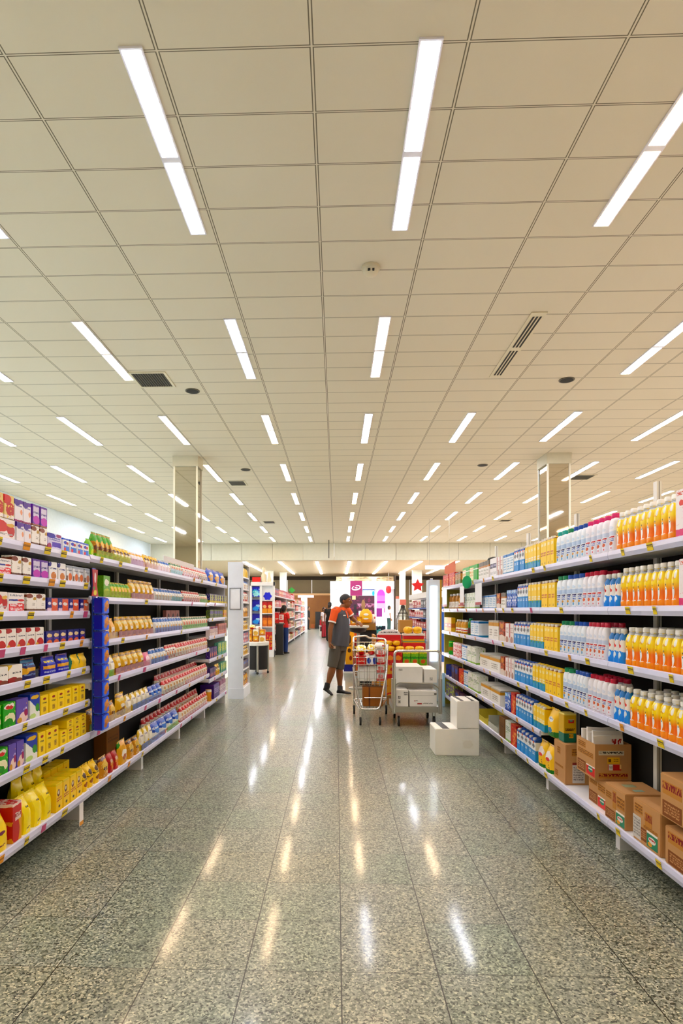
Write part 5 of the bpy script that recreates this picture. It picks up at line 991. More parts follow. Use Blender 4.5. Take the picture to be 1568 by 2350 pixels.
# ---- standing figures farther off
def stander(x, y, hgt, ang, label, top, legs, hair, skin='#9a6a48', extra=None, bend_=0.0, hairlong=False, arms='down', sleeve=.55):
    k = hgt / 1.70; t = empty('person', (x, y, 0), ang); f, r = V((0, -1, 0)), V((-1, 0, 0)); q = lambda a, c, z: V((a, c, z)) * k
    lean = V((0, -bend_, 0))
    sk = mat('skin_' + skin[1:], skin, .5); hp = q(0, 0, .92); nk = q(0, 0, 1.43) + lean; hc_ = q(0, -.03, 1.585) + lean * 1.3
    b = MB(); b.tube([hp - UP * .06, hp, q(0, 0, 1.1) + lean * .4, q(0, 0, 1.3) + lean * .8, nk - UP * .05, nk], [(.15 * k, .10 * k), (.16 * k, .11 * k), (.13 * k, .10 * k), (.17 * k, .105 * k), (.14 * k, .075 * k), (.055 * k, .055 * k)], 14, r)
    b.tube([nk - UP * .03, hc_ - UP * .04], .052 * k, 10); head(b, hc_, f + lean * .3, r, k)
    aj = {}
    for s in (-1, 1):
        S_ = nk + q(-s * .175, 0, -.05)
        if arms == 'front': E_, W_ = S_ + q(-s * .03, -.04, -.27), S_ + q(s * .02, -.26, -.30)
        else: E_, W_ = S_ + q(-s * .05, .02, -.28), S_ + q(-s * .05, -.05, -.53)
        aj[s] = (S_, E_, W_)
        b.tube([S_, S_ * .5 + E_ * .5, E_, W_], [.052 * k, .044 * k, .037 * k, .026 * k], 10); hand(b, W_, W_ - E_, V((s, -.2, 0)), .4, k, s)
        H_ = hp + q(-s * .085, 0, -.02); K_ = q(-s * .095, -.01, .49); A_ = q(-s * .095, .02, .085)
        b.tube([H_, H_ * .5 + K_ * .5, K_, K_ * .65 + A_ * .35, A_], [.09 * k, .078 * k, .056 * k, .056 * k, .036 * k], 10)
    remesh(b, 'body', sk, .011, t, 2)
    tm = mat('top_' + top[1:], top, .8); o_ = MB(); o_.tube([hp + UP * .0, hp + UP * .08, q(0, 0, 1.1) + lean * .4, q(0, 0, 1.3) + lean * .8, nk - UP * .04, nk - UP * .005], [(.185 * k, .14 * k), (.18 * k, .14 * k), (.155 * k, .13 * k), (.195 * k, .135 * k), (.15 * k, .09 * k), (.066 * k, .066 * k)], 16, r)
    for s in (-1, 1):
        S_, E_, W_ = aj[s]; o_.tube([S_ + (nk - S_) * .3, S_, S_ + (E_ - S_) * sleeve if sleeve <= 1 else E_] + ([E_ + (W_ - E_) * .8] if sleeve > 1 else []), [.068 * k, .068 * k, .06 * k] + ([.045 * k] if sleeve > 1 else []), 10)
    remesh(o_, 'shirt', tm, .012, t, 2)
    lm = mat('legs_' + legs[1:], legs, .8); l_ = MB(); l_.tube([hp + UP * .05, hp - UP * .08], [(.168 * k, .125 * k), (.165 * k, .12 * k)], 14, r)
    for s in (-1, 1):
        H_ = hp + q(-s * .085, 0, -.02); l_.tube([H_, q(-s * .095, -.01, .49), q(-s * .095, .01, .06)], [.1 * k, .078 * k, .072 * k], 12)
    remesh(l_, 'trousers', lm, .012, t, 2)
    hm = mat('hair_' + hair[1:], hair, .5); h_ = MB(); h_.tube([hc_ + UP * .135 * k, hc_ + UP * .10 * k + V((0, .012, 0)), hc_ + UP * .04 * k + V((0, .03, 0)) * k, hc_ - UP * .03 * k + V((0, .045, 0)) * k, hc_ - UP * .10 * k + V((0, .05, 0)) * k], [.03 * k, .078 * k, .09 * k, .078 * k, .055 * k], 14)
    if hairlong: h_.tube([hc_ + UP * .05 * k + V((0, .10, 0)) * k, hc_ + V((.02, .15, -.02)) * k, hc_ + V((.05, .15, -.14)) * k], [.035 * k, .045 * k, .02 * k], 10)
    h_.build('hair', hm, t, True)
    for s in (-1, 1):
        z_ = MB(); shoe(z_, q(-s * .095, .07, .004), q(-s * .1, -.17, .004), q(-s * .095, .02, .09), .04 * k); z_.build('shoe', SHOEM, t, True)
    tag(t, label, 'person'); return t
wm_ = stander(XY(652, 19.7), 19.7, 1.60, PI * .78, 'person with black ponytail in red vest and blue trousers facing the far shelves', '#d8201c', '#14387c', '#0f0d0e', hairlong=True, arms='front')
stander(XY(757, 27.5), 27.5, 1.80, PI * .95, 'person in black with dark hair standing far behind the shop worker', '#15130f', '#2a2622', '#0f0d0e', hairlong=True)
stander(XY(743.5, 31), 31, 1.58, PI * .3, 'person in white patterned top far down the aisle by a white stand', '#e6dfe6', '#b02838', '#2a1812')
stander(XY(707.5, 44), 44, 1.70, PI * .5, 'person in black leaning by the brown wall at the back', '#1c1714', '#191512', '#2a1508', sleeve=1.2)
stander(XY(893, 39), 39, 1.72, PI * .6, 'person in white shirt and dark skirt near the pink panel', '#e8ecec', '#21453f', '#23201c')
# ================================================================== end unit beside the snack gondola
EY0, EY1, EX = 9.6, 10.32, -1.52
XL = XY(523, EY0)
t = empty('end_unit', (EX, (EY0 + EY1) / 2, 0)); tag(t, 'tall white end unit with a framed notice on its broad side', 'shelf unit')
oy = (EY0 + EY1) / 2; a = (EY1 - EY0) / 2
PW = mat('end_white', '#dfe5ee', .35)
BX(XL - EX, 0, -a, -a + .03, .0, 2.235).build('side_panel', PW, t); BX(XL - EX, 0, a - .03, a, .0, 2.235).build('side_panel', PW, t)
BX(XL - EX, XL - EX + .02, -a + .03, a - .03, .0, 2.235).build('back_panel', PW, t); BX(XL - EX + .02, -.0, -a + .03, a - .03, 2.2, 2.235).build('top_panel', PW, t)
BX(XL - EX + .02, .012, -a - .012, a + .012, .0, .17).build('plinth', PW, t)
fr = MB(); fw = XY(553, 9.59) - XY(527, 9.59); xc = (XY(527, 9.59) + XY(553, 9.59)) / 2 - EX; z0, z1 = zv(1399, -1.65, 9.59), zv(1349, -1.65, 9.59)
f = MB(); f.box(xc - fw / 2, xc + fw / 2, -a - .014, -a - .0005, z0, z0 + .012).box(xc - fw / 2, xc + fw / 2, -a - .014, -a - .0005, z1 - .012, z1).box(xc - fw / 2, xc - fw / 2 + .01, -a - .014, -a - .0005, z0, z1).box(xc + fw / 2 - .01, xc + fw / 2, -a - .014, -a - .0005, z0, z1)
nt = f.build('notice_frame', mat('frame_grey', '#8d8f98', .3, .7), t); BX(xc - fw / 2 + .01, xc + fw / 2 - .01, -a - .006, -a - .001, z0 + .012, z1 - .012).build('notice_sheet', mat('notice_sheet', '#eef1f6', .3), nt)
BX(-.03, -.02, -a - .004, -a - .0005, .66, .69).build('panel_lock', BLK, t)
ez = [.19, .47, .70, .90, 1.12, 1.34, 1.58, 1.80, 2.0]
for z in ez: BX(XL - EX + .02, -.004, -a + .03, a - .03, z - .02, z).build('shelf', SHELFW, t)
for z, key, h in zip(ez, ('goldbrn', 'darkcar', 'yelsn', 'navyora', 'yelsn', 'goldbrn', 'whitered2', 'whiteblue', 'yelpk'), (.2, .14, .15, .17, .16, .18, .19, .15, .17)):
    w_ = (EY1 - EY0 - .08) / 4; o0 = None
    for i in range(4):
        if o0 is None: o0 = make(key, w_ * .93, h, .06, False); o = o0
        else: o = copy_tree(o0)
        o.location = (EX - .05, EY0 + .04 + (i + .5) * w_, z + .0005); o.rotation_euler = (0, 0, PI / 2)
        n_ = ez.index(z); REG.append((o, K[key][3], K[key][2], '%s shelf up of the white end unit' % ORD[n_], 0, 0, o.location.y))
# ================================================================== round bin table with gold festive boxes
def bin_table(x, y, r, z, label):
    t = empty('display_table', (x, y, 0)); tag(t, label, 'display table')
    MB().lathe([(r * .86, .10), (r * .9, z - .10), (r * .9, z - .07)], 28).build('skirt', mat('bin_black', '#0d0b0a', .6), t, True)
    MB().lathe([(r * .9, z - .08), (r, z - .07), (r * 1.03, z), (r * 1.0, z + .012), (r * .92, z), (r * .9, z - .02)], 28).build('rim', mat('bin_white', '#f1efe9', .3), t, True)
    for q in range(4):
        an = PI / 4 + q * PI / 2 - .6; c, s = math.cos(an), math.sin(an)
        MB().tube([(r * .93 * c, r * .93 * s, .055), (r * .93 * c, r * .93 * s, z - .08)], .024, 10).build('leg', GREY, t, True); MB().ball((r * .93 * c, r * .93 * s, .028), .028, .028, .028).build('foot', RUB, t, True)
    return t
tx = XY(590, 13.5)
bin_table(tx, 13.5, .27, .72, 'round black display table with white rim piled with gold boxes')
GOLD = pack('gold_box', '#d89a1c', [('e', .5, .55, .34, .26, '#f0c848'), ('b', 0, .2, '#c07a14'), ('e', .5, .4, .22, .1, '#f4ecd8'), ('n', 6, .66, '#a85c14')], .35, .15)
WGB = pack('white_gold_box', '#f2ead8', [('e', .5, .4, .4, .36, '#e0b868'), ('b', .86, 1, '#f8f4ec'), ('n', 5, .66, '#a87838')], .4, .2)
gi = 0
for layer, z in enumerate((.7335, .873)):
    for i, (dx, dy) in enumerate(((-.15, -.13), (-.0, -.15), (.14, -.12), (-.1, .05), (.1, .05))):
        m_ = WGB if (i == 2 and layer == 0) or (layer == 1 and i == 1) else GOLD
        goods(tx + dx - .065, tx + dx + .065, 13.5 + dy - .065, 13.5 + dy + .065, z, z + .1385, m_, 'festive_box', ('%s festive box, %s, %s layer on the round table' % ('cream and gold' if m_ is WGB else 'gold', ('nearest the end unit', 'front middle', 'front aisle side', 'rear inner', 'rear aisle side')[i], 'lower' if layer == 0 else 'upper')), 'box', 'festive boxes on the bin table')
blob((tx - .10, 13.44, 1.012), .07, .08, .05, YW, 'yellow_bag', 'yellow bag topping the gold boxes on the round table', 'bag')
blob((tx + .03, 13.44, 1.012), .06, .08, .035, WRBG, 'white_bag', 'white bag topping the gold boxes on the round table', 'bag')
# ================================================================== white end display with wave pictures
Y = 18.2; x0, x1 = XY(574, Y), XY(629, Y); H = 2.32
t = empty('end_display', (0, Y, 0)); tag(t, 'white end display with blue wave pictures and red boxes down the aisle', 'shelf unit')
WE = mat('display_white', '#eef2fa', .35)
xm = XY(600, Y)
BX(x0, x1, .25, .28, 0, H).build('back_panel', WE, t)
for xa, xb in ((x0, x0 + .05), (xm - .05, xm + .02), (x1 - .05, x1)): BX(xa, xb, 0, .25, 0, H).build('upright', WE, t)
BX(x0, x1, 0, .25, H - .12, H).build('header', WE, t); BX(x0, x1, -.02, .25, 0, .22).build('plinth', WE, t)
BX(x0 + .02, x1 - .02, -.01, -.001, H - .115, H - .01).build('header_strip', WE, t)
WAVE = pack('wave_picture', '#1c64e8', [('b', .8, 1, '#1440d0'), ('e', .4, .5, .44, .18, '#58d0f0'), ('e', .6, .25, .5, .22, '#a8ecf8'), ('n', 5, .6, '#c8f4fc')], .3, .5)
WAVED = pack('wave_picture_dark', '#0c2cb0', [('b', .86, 1, '#081a80'), ('e', .5, .2, .44, .2, '#4aa8f0'), ('e', .7, .45, .26, .12, '#b0d8f8'), ('n', 6, .66, '#2458e0')], .3, .5)
def zz(v): return zv(v, -2.3, Y)
for v0, v1, m_ in ((1346, 1369, WAVE), (1376, 1402, WAVED), (1408, 1432, WAVED), (1440, 1470, WAVED)): BX(x0 + .055, xm - .055, .1, .12, zz(v1), zz(v0)).build('wave_picture', m_, t)
bd = MB(); cx_ = (xm + x1) / 2 - .015; zc = zz(1368); pts = [(cx_ + .12 * math.cos(an) * (1 + .12 * math.cos(6 * an)), zc + .12 * math.sin(an) * (1 + .12 * math.cos(6 * an))) for an in [2 * PI * i / 30 for i in range(30)]]
prism(bd, pts, .09, .1); BX(xm + .02, x1 - .05, .1, .12, zz(1379), zz(1342)).build('badge_board', WE, t); bd.build('blue_badge', mat('badge_blue', '#0c1ce0', .4), t)
for z in (zz(1407.5), zz(1438)): BX(xm + .02, x1 - .05, -.0, .25, z - .02, z).build('shelf', WE, t)
RG = pack('red_gold_box', '#c8200c', [('b', .0, .42, '#e8a818'), ('e', .5, .58, .36, .14, '#e8c898'), ('b', .84, 1, '#b01408')], .4, .1); AM = pack('amber_box', '#d07c10', [('b', .8, 1, '#6a1808'), ('e', .5, .4, .4, .2, '#e89820')], .4, .1)
for zi, (z, m_, h, nm_) in enumerate(((zz(1407.5), RG, .36, 'red and gold'), (zz(1438), AM, .34, 'amber'))):
    for i in range(2):
        w_ = (x1 - .05 - xm - .02) / 2; xa = xm + .02 + i * w_
        goods(xa + .004, xa + w_ - .004, Y + .04, Y + .2, z + .0005, z + h, m_, 'gift_box', '%s gift box on the white end display, %s' % (nm_, 'next to the wave pictures' if i == 0 else 'at the aisle edge'), 'box', 'gift boxes on the end display')
goods(xm + .03, x1 - .06, Y + .04, Y + .2, .221, .221 + .55, pack('red_stack', '#c03c18', [('n', 5, .55, '#e0a040'), ('b', .5, .54, '#5a1408')], .5), 'gift_box', 'tall brown and red gift box at the foot of the white end display', 'box')
goods(XY(577, Y) + .02, XY(597, Y), Y + .05, Y + .2, H, H + .15, mat('plain_red', '#e81408', .4), 'red_box', 'plain red box on top of the white end display', 'box')
JUG = mat('ivory', '#f0e8cc', .4)
for u, r, h, lb in ((604, .09, .48, 'tall ivory ornament on the white end display'), (617, .07, .3, 'short ivory ornament on the white end display, aisle side')):
    o = MB().lathe([(r * .8, 0), (r, .04), (r * .9, h * .4), (r * .5, h * .62), (r * .62, h * .78), (r * .5, h * .92), (.01, h)], 16).build('ornament', JUG, smooth=True, loc=(XY(u, Y), Y + .14, H)); tag(o, lb, 'ornament', 'ivory ornaments')
# ================================================================== long far gondola on the snack side
SHADES = [('#b81c2c', '#f0e0dc'), ('#a04018', '#e8c890'), ('#e8d8d8', '#c83048'), ('#58202c', '#d84a58'), ('#d8c8a0', '#a86828'), ('#c81830', '#e8a0a8'), ('#f0ece4', '#883858'), ('#b8a858', '#584818'), ('#384858', '#c8d0d8'), ('#d06028', '#f0d8b0')]
FARM = [pack('far_print_%d' % i, a_, [('e', .5, .55, .36, .22, b_), ('n', 5, .62, b_), TX(.1, .24, 1, b_)], .4, .2) for i, (a_, b_) in enumerate(SHADES)]
FARN = ['crimson', 'rust', 'white and red', 'maroon', 'beige', 'red', 'white', 'olive', 'slate', 'orange']
rf = random.Random(5)
def far_shelf(xf, s, y0, y1, levels, n, label, shelfmat, boardmat, D=.4, hs=.26, pal=None, where=''):
    t = empty('shelving_bay', (xf, (y0 + y1) / 2, 0)); tag(t, label, 'shelving', 'far gondola shelving'); a = (y1 - y0) / 2
    bx = lambda d0, d1, ya, yb, za, zb_: BX(min(-s * d0, -s * d1), max(-s * d0, -s * d1), ya, yb, za, zb_)
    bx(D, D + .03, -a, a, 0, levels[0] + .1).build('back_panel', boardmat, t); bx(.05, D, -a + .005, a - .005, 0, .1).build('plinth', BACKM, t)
    bx(.0, D, -a, -a + .03, .0, levels[0]).build('upright', shelfmat, t)
    for li, z in enumerate(levels):
        bx(0, D, -a + .03, a, z - .04, z).build('shelf', shelfmat, t)
        w_ = (y1 - y0 - .06) / n
        i = 0
        while i < n:
            L = min(n - i, rf.choice([2, 3, 4])); mi = rf.choice(pal or range(len(FARM))); h = hs * rf.uniform(.72, 1.05)
            for j in range(L):
                if (i + j, mi, round(h, 3)) and j == 0: o0 = carton(w_ * .92, .14, h, FARM[mi], 'far_carton'); o0['category'] = 'carton'; o = o0
                else: o = copy_tree(o0)
                o.location = (xf - s * .1, y0 + .04 + (i + j + .5) * w_, z + .0005); o.rotation_euler = (0, 0, PI / 2 if s > 0 else -PI / 2)
                REG.append((o, 'carton', FARN[mi] + ' carton', '%s %s' % (['top', 'second', 'third', 'fourth', 'bottom'][li], where), 0, 0, o.location.y))
            i += L
lv = [1.93, 1.56, 1.14, .70, .16]
for i, (ya, yb) in enumerate(((18.9, 23.6), (23.6, 28.3), (28.3, 33.0), (33.0, 37.7))):
    far_shelf(-1.98, 1, ya, yb, lv if i < 2 else [1.75, 1.4, 1.0, .6, .16], 11, '%s far shelving bay beyond the white end display, stocked with mixed cartons' % ORD[i], WM, BACKM, where='shelf of %s far bay' % ORD[i], pal=[0, 1, 3, 5, 2, 9] if i == 0 else None)
o = MB(); prism(o, [(-.14, .13), (0, .26), (.16, .12), (.02, 0)], -.004, .004); o = o.build('green_sign', mat('sign_leaf', '#3cb848', .5), loc=(-1.93, 25.5, 2.18)); tag(o, 'small green diamond sign standing on top of the far shelving', 'sign')
Y = 19.2; xx = XY(641, Y); t = empty('tasting_stand', (xx, Y, 0)); tag(t, 'black tasting stand with tray in front of the person in red', 'display stand')
BX(-.15, .17, -.12, .12, .98, 1.02).build('tray', mat('tray_dark', '#4a443a', .5), t); BX(-.10, .13, -.09, .09, .02, .98).build('stand_column', BLK, t); BX(-.13, .16, -.12, .12, 0, .02).build('base', BLK, t)
goods(xx - .13, xx - .005, Y - .1, Y + .08, 1.0205, 1.36, RDB, 'red_packet', 'red and orange packet on the black tasting stand', 'packet'); goods(xx + .005, xx + .14, Y - .1, Y + .08, 1.0205, 1.30, WRB, 'white_packet', 'white and red packet on the black tasting stand', 'packet')
# white post with overhang at the end
Y = 38.2; t = empty('display_tower', (XY(698, Y), Y, 0)); tag(t, 'white tower with pink overhanging top at the end of the far shelves', 'display tower')
BX(-.2, .2, 0, .3, 0, 2.25).build('tower_body', mat('tower_white', '#eef0ee', .4), t); BX(-.4, .62, -.05, .3, 2.25, 2.42).build('tower_top', mat('tower_pink', '#f4c8cc', .4), t); BX(-.09, .02, -.01, -.001, .95, 1.95).build('grey_slot', mat('slot_grey', '#b8c0c4'), t); BX(-.42, -.2, .0, .3, 0, 2.0).build('maroon_side', mat('maroon', '#8a1428', .5), t)
# ================================================================== back of the shop
WOOD = NT('wood_wall', .5); tc = WOOD.n('ShaderNodeTexCoord'); no = WOOD.n('ShaderNodeTexNoise', i_Vector=tc.outputs['Object'], i_Scale=1.5, i_Detail=4.0); WOOD.color(WOOD.mix(no.outputs[0], hx('#b06c0c'), hx('#8c5006'))); WOOD = WOOD.m
struct(BX(-6, 2.4, 47.8, 48, 0, 2.64).build('wall_wood', WOOD)); struct(BX(-6.05, 2.4, 47.7, 48, 2.64, 2.8).build('trim_2', mat('pale_wood', '#f0b878', .5)))
goods(XY(724, 46), XY(736, 46), 46, 46.5, 0, 1.32, mat('black_cabinet', '#16130f', .5), 'cabinet', 'black cabinet against the brown wall', 'cabinet')
goods(XY(714, 46.8), XY(722, 46.8), 46.8, 47.1, 0, .32, mat('orange_crate', '#b85c1c', .5), 'crate', 'small orange crate on the floor by the brown wall', 'crate')
Y = 32; t = empty('white_stand', (XY(746, Y), Y, 0)); tag(t, 'low white stand with red goods beside a person down the aisle', 'display stand')
BX(-.32, .32, 0, .4, .55, .62).build('stand_top', mat('bin_white', '#f1efe9', .3), t); BX(-.3, -.26, 0, .4, 0, .55).build('leg', mat('bin_white', '#f1efe9', .3), t); BX(.26, .3, 0, .4, 0, .55).build('leg', mat('bin_white', '#f1efe9', .3), t); BX(-.26, .26, .03, .4, .3, .55).build('drawer_front', mat('dark_maroon', '#3a1a18'), t)
for i, (dx, c_, h) in enumerate(((-.2, '#c8202c', .3), (0, '#e85c18', .26), (.18, '#a81c30', .34))): goods(XY(746, Y) + dx - .085, XY(746, Y) + dx + .085, Y + .05, Y + .25, .6205, .62 + h, mat('stand_goods_%d' % i, c_, .4), 'packet', '%s packet on the low white stand' % ('red', 'orange', 'dark red')[i], 'packet', 'packets on the low white stand')
# kiosk with purple wall
Y = 44; t = empty('kiosk', (0, Y, 0)); tag(t, 'bright white kiosk with purple display wall at the back of the shop', 'kiosk')
kx = lambda u: XY(u, Y); kz = lambda v: zv(v, 1.5, Y)
KW = mat('kiosk_white', '#f6f8fc', .4); GLOW = emit('kiosk_light', '#f2f6ff', 1.1)
BX(kx(758), kx(906), .3, .4, 0, kz(1334)).build('back_wall', KW, t); BX(kx(758), kx(906), .0, .3, kz(1352), kz(1334)).build('fascia', KW, t); BX(kx(776), kx(803), .29, .299, kz(1368), kz(1353)).build('light_panel', GLOW, t)
BX(kx(905), kx(908), -.1, .4, 0, kz(1320)).build('post', mat('dark_cornice', '#3f3120'), t)
PIC = pack('fascia_pictures', '#d8c49a', [('n', 5, .55, '#8a6a50'), ('r', .1, .18, .1, .9, '#f0e0b8'), ('r', .62, .7, .1, .9, '#f0e0b8')], .5)
BX(kx(772), kx(904), .1, .4, kz(1334) + .002, kz(1323)).build('picture_frieze', PIC, t)
PUR = pack('purple_wall', '#4a0c30', [('n', 7, .60, '#7c2450'), TX(.3, .6, 1, '#a87890', .3, 1), ('r', .16, .28, .02, .55, '#120a10'), ('e', .55, .5, .08, .3, '#8a6a48'), ('r', .1, .24, .8, 1, '#d8c898'), ('b', 0, .12, '#8a2058')], .5)
BX(kx(803), kx(860), .24, .29, kz(1412), kz(1367)).build('purple_wall', PUR, t)
BX(kx(833), kx(860), .2, .29, kz(1367), kz(1349)).build('blue_sign', pack('blue_sign', '#c8ecfc', [('b', .76, 1, '#2418c8'), ('n', 4, .62, '#f4fcff'), ('e', .9, .3, .1, .3, '#58b8f0')], .4), t)
BX(kx(862), kx(888), .14, .29, 0, kz(1347)).build('pink_panel', pack('pink_panel', '#f6f2fa', [('b', .97, 1, '#6a98c8'), ('e', .5, .80, .36, .14, '#d868c8'), ('r', .14, .86, .66, .80, '#e088d8'), ('r', .14, .86, .62, .67, '#b048a8'), ('r', .1, .9, .5, .62, '#e8b0e4'), ('r', .1, .6, .3, .5, '#8a1484'), ('r', .76, .86, .40, .5, '#b878b0')], .4), t)
BX(kx(803), kx(862), -.3, .1, 0, 1.05).build('counter', mat('kiosk_counter', '#5a1c30', .5), t)
for i, (u, c_, h) in enumerate(((806, '#d8d0e8', .3), (815, '#181014', .7), (826, '#e8e4f4', .34), (833, '#283878', .3), (842, '#b8a048', .5), (851, '#a83868', .4))): goods(kx(u) - .09, kx(u) + .09, Y - .25, Y - .1, 1.052, 1.052 + h, mat('kiosk_goods_%d' % i, c_, .4), 'gift_box', '%s gift box on the kiosk counter' % ('pale lilac', 'black', 'white', 'navy', 'gold', 'plum')[i], 'box', 'gift boxes on the kiosk counter')
Yb = 40; bx0, bx1, bz0, bz1 = XY(804, Yb), XY(831.5, Yb), zv(1367, 1.3, Yb), zv(1333, 1.3, Yb)
t = empty('banner', ((bx0 + bx1) / 2, Yb, 0)); hw = (bx1 - bx0) / 2; BX(-hw, hw, 0, .02, bz0, bz1).build('banner_cloth', mat('banner_purple', '#880650', .6), t)
zc = (bz0 + bz1) / 2 + .03; ring = MB(); n = 28
pts = [(.27 * math.cos(a_), -.008, zc + .14 * math.sin(a_) + .04 * math.cos(a_)) for a_ in [PI * .68 + 2 * PI * .93 * i / n for i in range(n + 1)]]; ring.tube(pts, [.018 + .03 * math.sin(PI * i / n) for i in range(n + 1)], 8); ring.tube([(-.1, -.008, zc), (0, -.008, zc + .045), (.1, -.008, zc), (.0, -.008, zc - .035), (-.06, -.008, zc - .01)], .018, 6); ring.build('swirl_logo', mat('logo_white', '#f8f0f4', .5), t, True)
BX(-hw * .5, -hw * .5 + .01, .005, .012, bz1, LZ).build('hanging_wire', GREY, t); BX(hw * .5, hw * .5 + .01, .005, .012, bz1, LZ).build('hanging_wire', GREY, t)
tag(t, 'purple banner with white swirl logo hanging before the kiosk', 'banner')
# right-hand back shop front: white counter with red signs
Y = 46; goods(XY(890, Y), XY(917, Y), Y, Y + .3, 0, zv(1374, 4, Y), mat('white_front', '#f8f8f8', .4), 'white_counter', 'tall white counter panel beside the pink panel', 'counter')
goods(XY(890, 46), XY(917, 46), 46, 46.3, zv(1374, 4, 46) + .001, zv(1368.5, 4, 46), mat('salmon', '#f08868', .5), 'awning_strip', 'salmon strip above the white counter', 'sign')
o = MB().tube([(0, 0, 0), (.5, 0, .12)], .09, 8).build('red_sign', mat('red_sign', '#d8180c', .5), loc=(XY(889.5, 44.5), 44.5, zv(1380, 4, 44.5))); tag(o, 'slanted red sign in front of the white counter', 'sign')
o = MB().lathe([(.03, 0), (.17, .08), (.2, .3), (.17, .5), (.05, .56)], 14).build('red_lantern', mat('lantern_red', '#b0100c', .5), smooth=True, loc=(XY(892, 43), 43, zv(1362, 4, 43))); MB().tube([(0, 0, .55), (0, 0, LZ - zv(1362, 4, 43))], .012, 6).build('hanging_cord', GREY, o); tag(o, 'dark red lantern shape by the pink panel', 'ornament')
# ================================================================== goods around the shop worker
t = empty('display_bowl', (.40, 10.95, 0)); tag(t, 'round display bowl with white rim on a pole in front of the shop worker', 'display table')
MB().lathe([(.03, 1.02), (.14, 1.05), (.175, 1.12), (.18, 1.135)], 24).build('bowl', mat('bowl_maroon', '#2c1210', .5), t, True); MB().lathe([(.175, 1.12), (.20, 1.13), (.21, 1.16), (.20, 1.165), (.17, 1.16)], 24).build('rim', mat('bin_white', '#f1efe9', .3), t, True); MB().tube([(0, 0, .03), (0, 0, 1.03)], .022, 10).build('pole', GREY, t, True); MB().lathe([(.17, 0), (.17, .02), (.03, .05)], 20).build('base', GREY, t, True)
for i, (dx, dy) in enumerate(((-.09, -.02), (.03, .06))): goods(.40 + dx - .05, .40 + dx + .05, 10.95 + dy - .05, 10.95 + dy + .05, 1.166, 1.166 + .13 + .03 * i, GOLD, 'festive_box', 'gold festive box in the narrow bin, %s' % ('nearest the shop worker' if i == 0 else 'by the yellow gift bag'), 'box')
goods(.46, .78, 11.45, 11.85, 0, 1.06, mat('crate_black', '#15110e', .6), 'display_crate', 'black crate under the brown box with the yellow gift bag', 'crate')
goods(.44, .76, 11.4, 11.8, 1.061, 1.19, mat('box_brown_b', '#9a6a20', .7), 'cardboard_box', 'brown cardboard box under the yellow gift bag', 'box')
b = MB(); n = 18; R_ = []
for zf, rr in ((0, .7), (.06, .92), (.3, 1.0), (.6, 1.0), (.8, .84), (.93, .5), (1.0, .4)): R_.append([(.125 * rr * math.cos(2 * PI * j / n), .09 * rr * math.sin(2 * PI * j / n), .28 * zf) for j in range(n)])
o = b.rings(R_).build('gift_bag', pack('gift_yellow', '#f4c808', [('b', 0, .3, '#e8a808')], .3), smooth=True, loc=(.575, 11.55, 1.192)); MB().ball((0, -.088, .17), .05, .006, .022).build('label', SHEET, o, True); MB().ball((0, -.088, .09), .05, .006, .016).build('label', SHEET, o, True); tag(o, 'round yellow gift bag with two white labels on the brown box', 'gift bag')
blob((.72, 11.7, 1.19), .06, .06, .09, WRBG, 'white_bag', 'white bag leaning behind the yellow gift bag', 'bag')
Y = 13.6; xx = XY(803, Y); t = empty('promo_stand', (xx, Y, 0)); tag(t, 'yellow promotional stand on a blue base, partly behind the shop worker', 'promotional stand')
PS = pack('promo_yellow', '#f2b80c', [('e', .5, .72, .16, .12, '#4a3008'), ('e', .45, .4, .2, .06, '#5a3810'), ('e', .6, .18, .16, .07, '#8a3c14'), TX(.46, .62, 1, '#5a3c10', .3, .7)], .4)
BX(-.1, .1, 0, .3, .2, 1.0).build('stand_front', PS, t); BX(-.14, .1, -.01, .32, .04, .2).build('stand_base', mat('promo_blue', '#101c80', .4), t); BX(-.15, .11, -.02, .33, 0, .04).build('base_trim', mat('bin_white', '#f1efe9', .3), t); MB().tube([(.0, -.0, 1.04), (.0, .03, 1.04)], .085, 18, (1, 0, 0)).build('round_top', pack('promo_round', '#e83828', [('e', .5, .5, .3, .3, '#f4e0d8')], .4), t, True)
Y = 13.0; t = empty('display_table', (.80, Y + .2, 0)); tag(t, 'low yellow display table behind the shopping cart', 'display table'); BX(-.42, .42, -.22, .3, .62, .66).build('table_top', mat('table_yellow', '#d8a018', .5), t); BX(-.40, .40, -.2, .28, 0, .62).build('table_skirt', mat('skirt_brown', '#7a4a18', .6), t)
TEAL = pack('teal_bottles', '#58b0b0', [('n', 6, .55, '#c8e8e8'), ('b', .8, 1, '#203848')], .2, .3)
for xa, xb, z1, m_, nm_, lb in ((.40, .57, .98, pack('orange_case', '#e8780c', [('n', 5, .6, '#f0b030'), ('b', .0, .4, '#8a2c14')], .4), 'orange_box', 'orange box on the low yellow display table'), (.59, .66, .86, pack('amber_case', '#c88a14', [('n', 6, .6, '#f0d060')], .4), 'amber_box', 'amber box on the low yellow display table'), (.68, .86, .96, pack('yellow_case', '#e8c838', [('e', .5, .86, .3, .08, '#3a2a10'), ('b', 0, .6, '#d8c888')], .4), 'yellow_box', 'yellow box on the low yellow display table'), (.88, 1.08, 1.1, TEAL, 'bottle_pack', 'teal wrapped bottle pack on the low yellow display table'), (1.1, 1.2, 1.0, pack('white_yellow_case', '#f8f4ec', [('b', .1, .6, '#e8b818'), ('e', .7, .4, .3, .2, '#b8c818')], .4), 'white_box', 'white and yellow box at the end of the low display table')): goods(xa, xb, Y, Y + .25, .6605, z1, m_, nm_, lb, 'box')
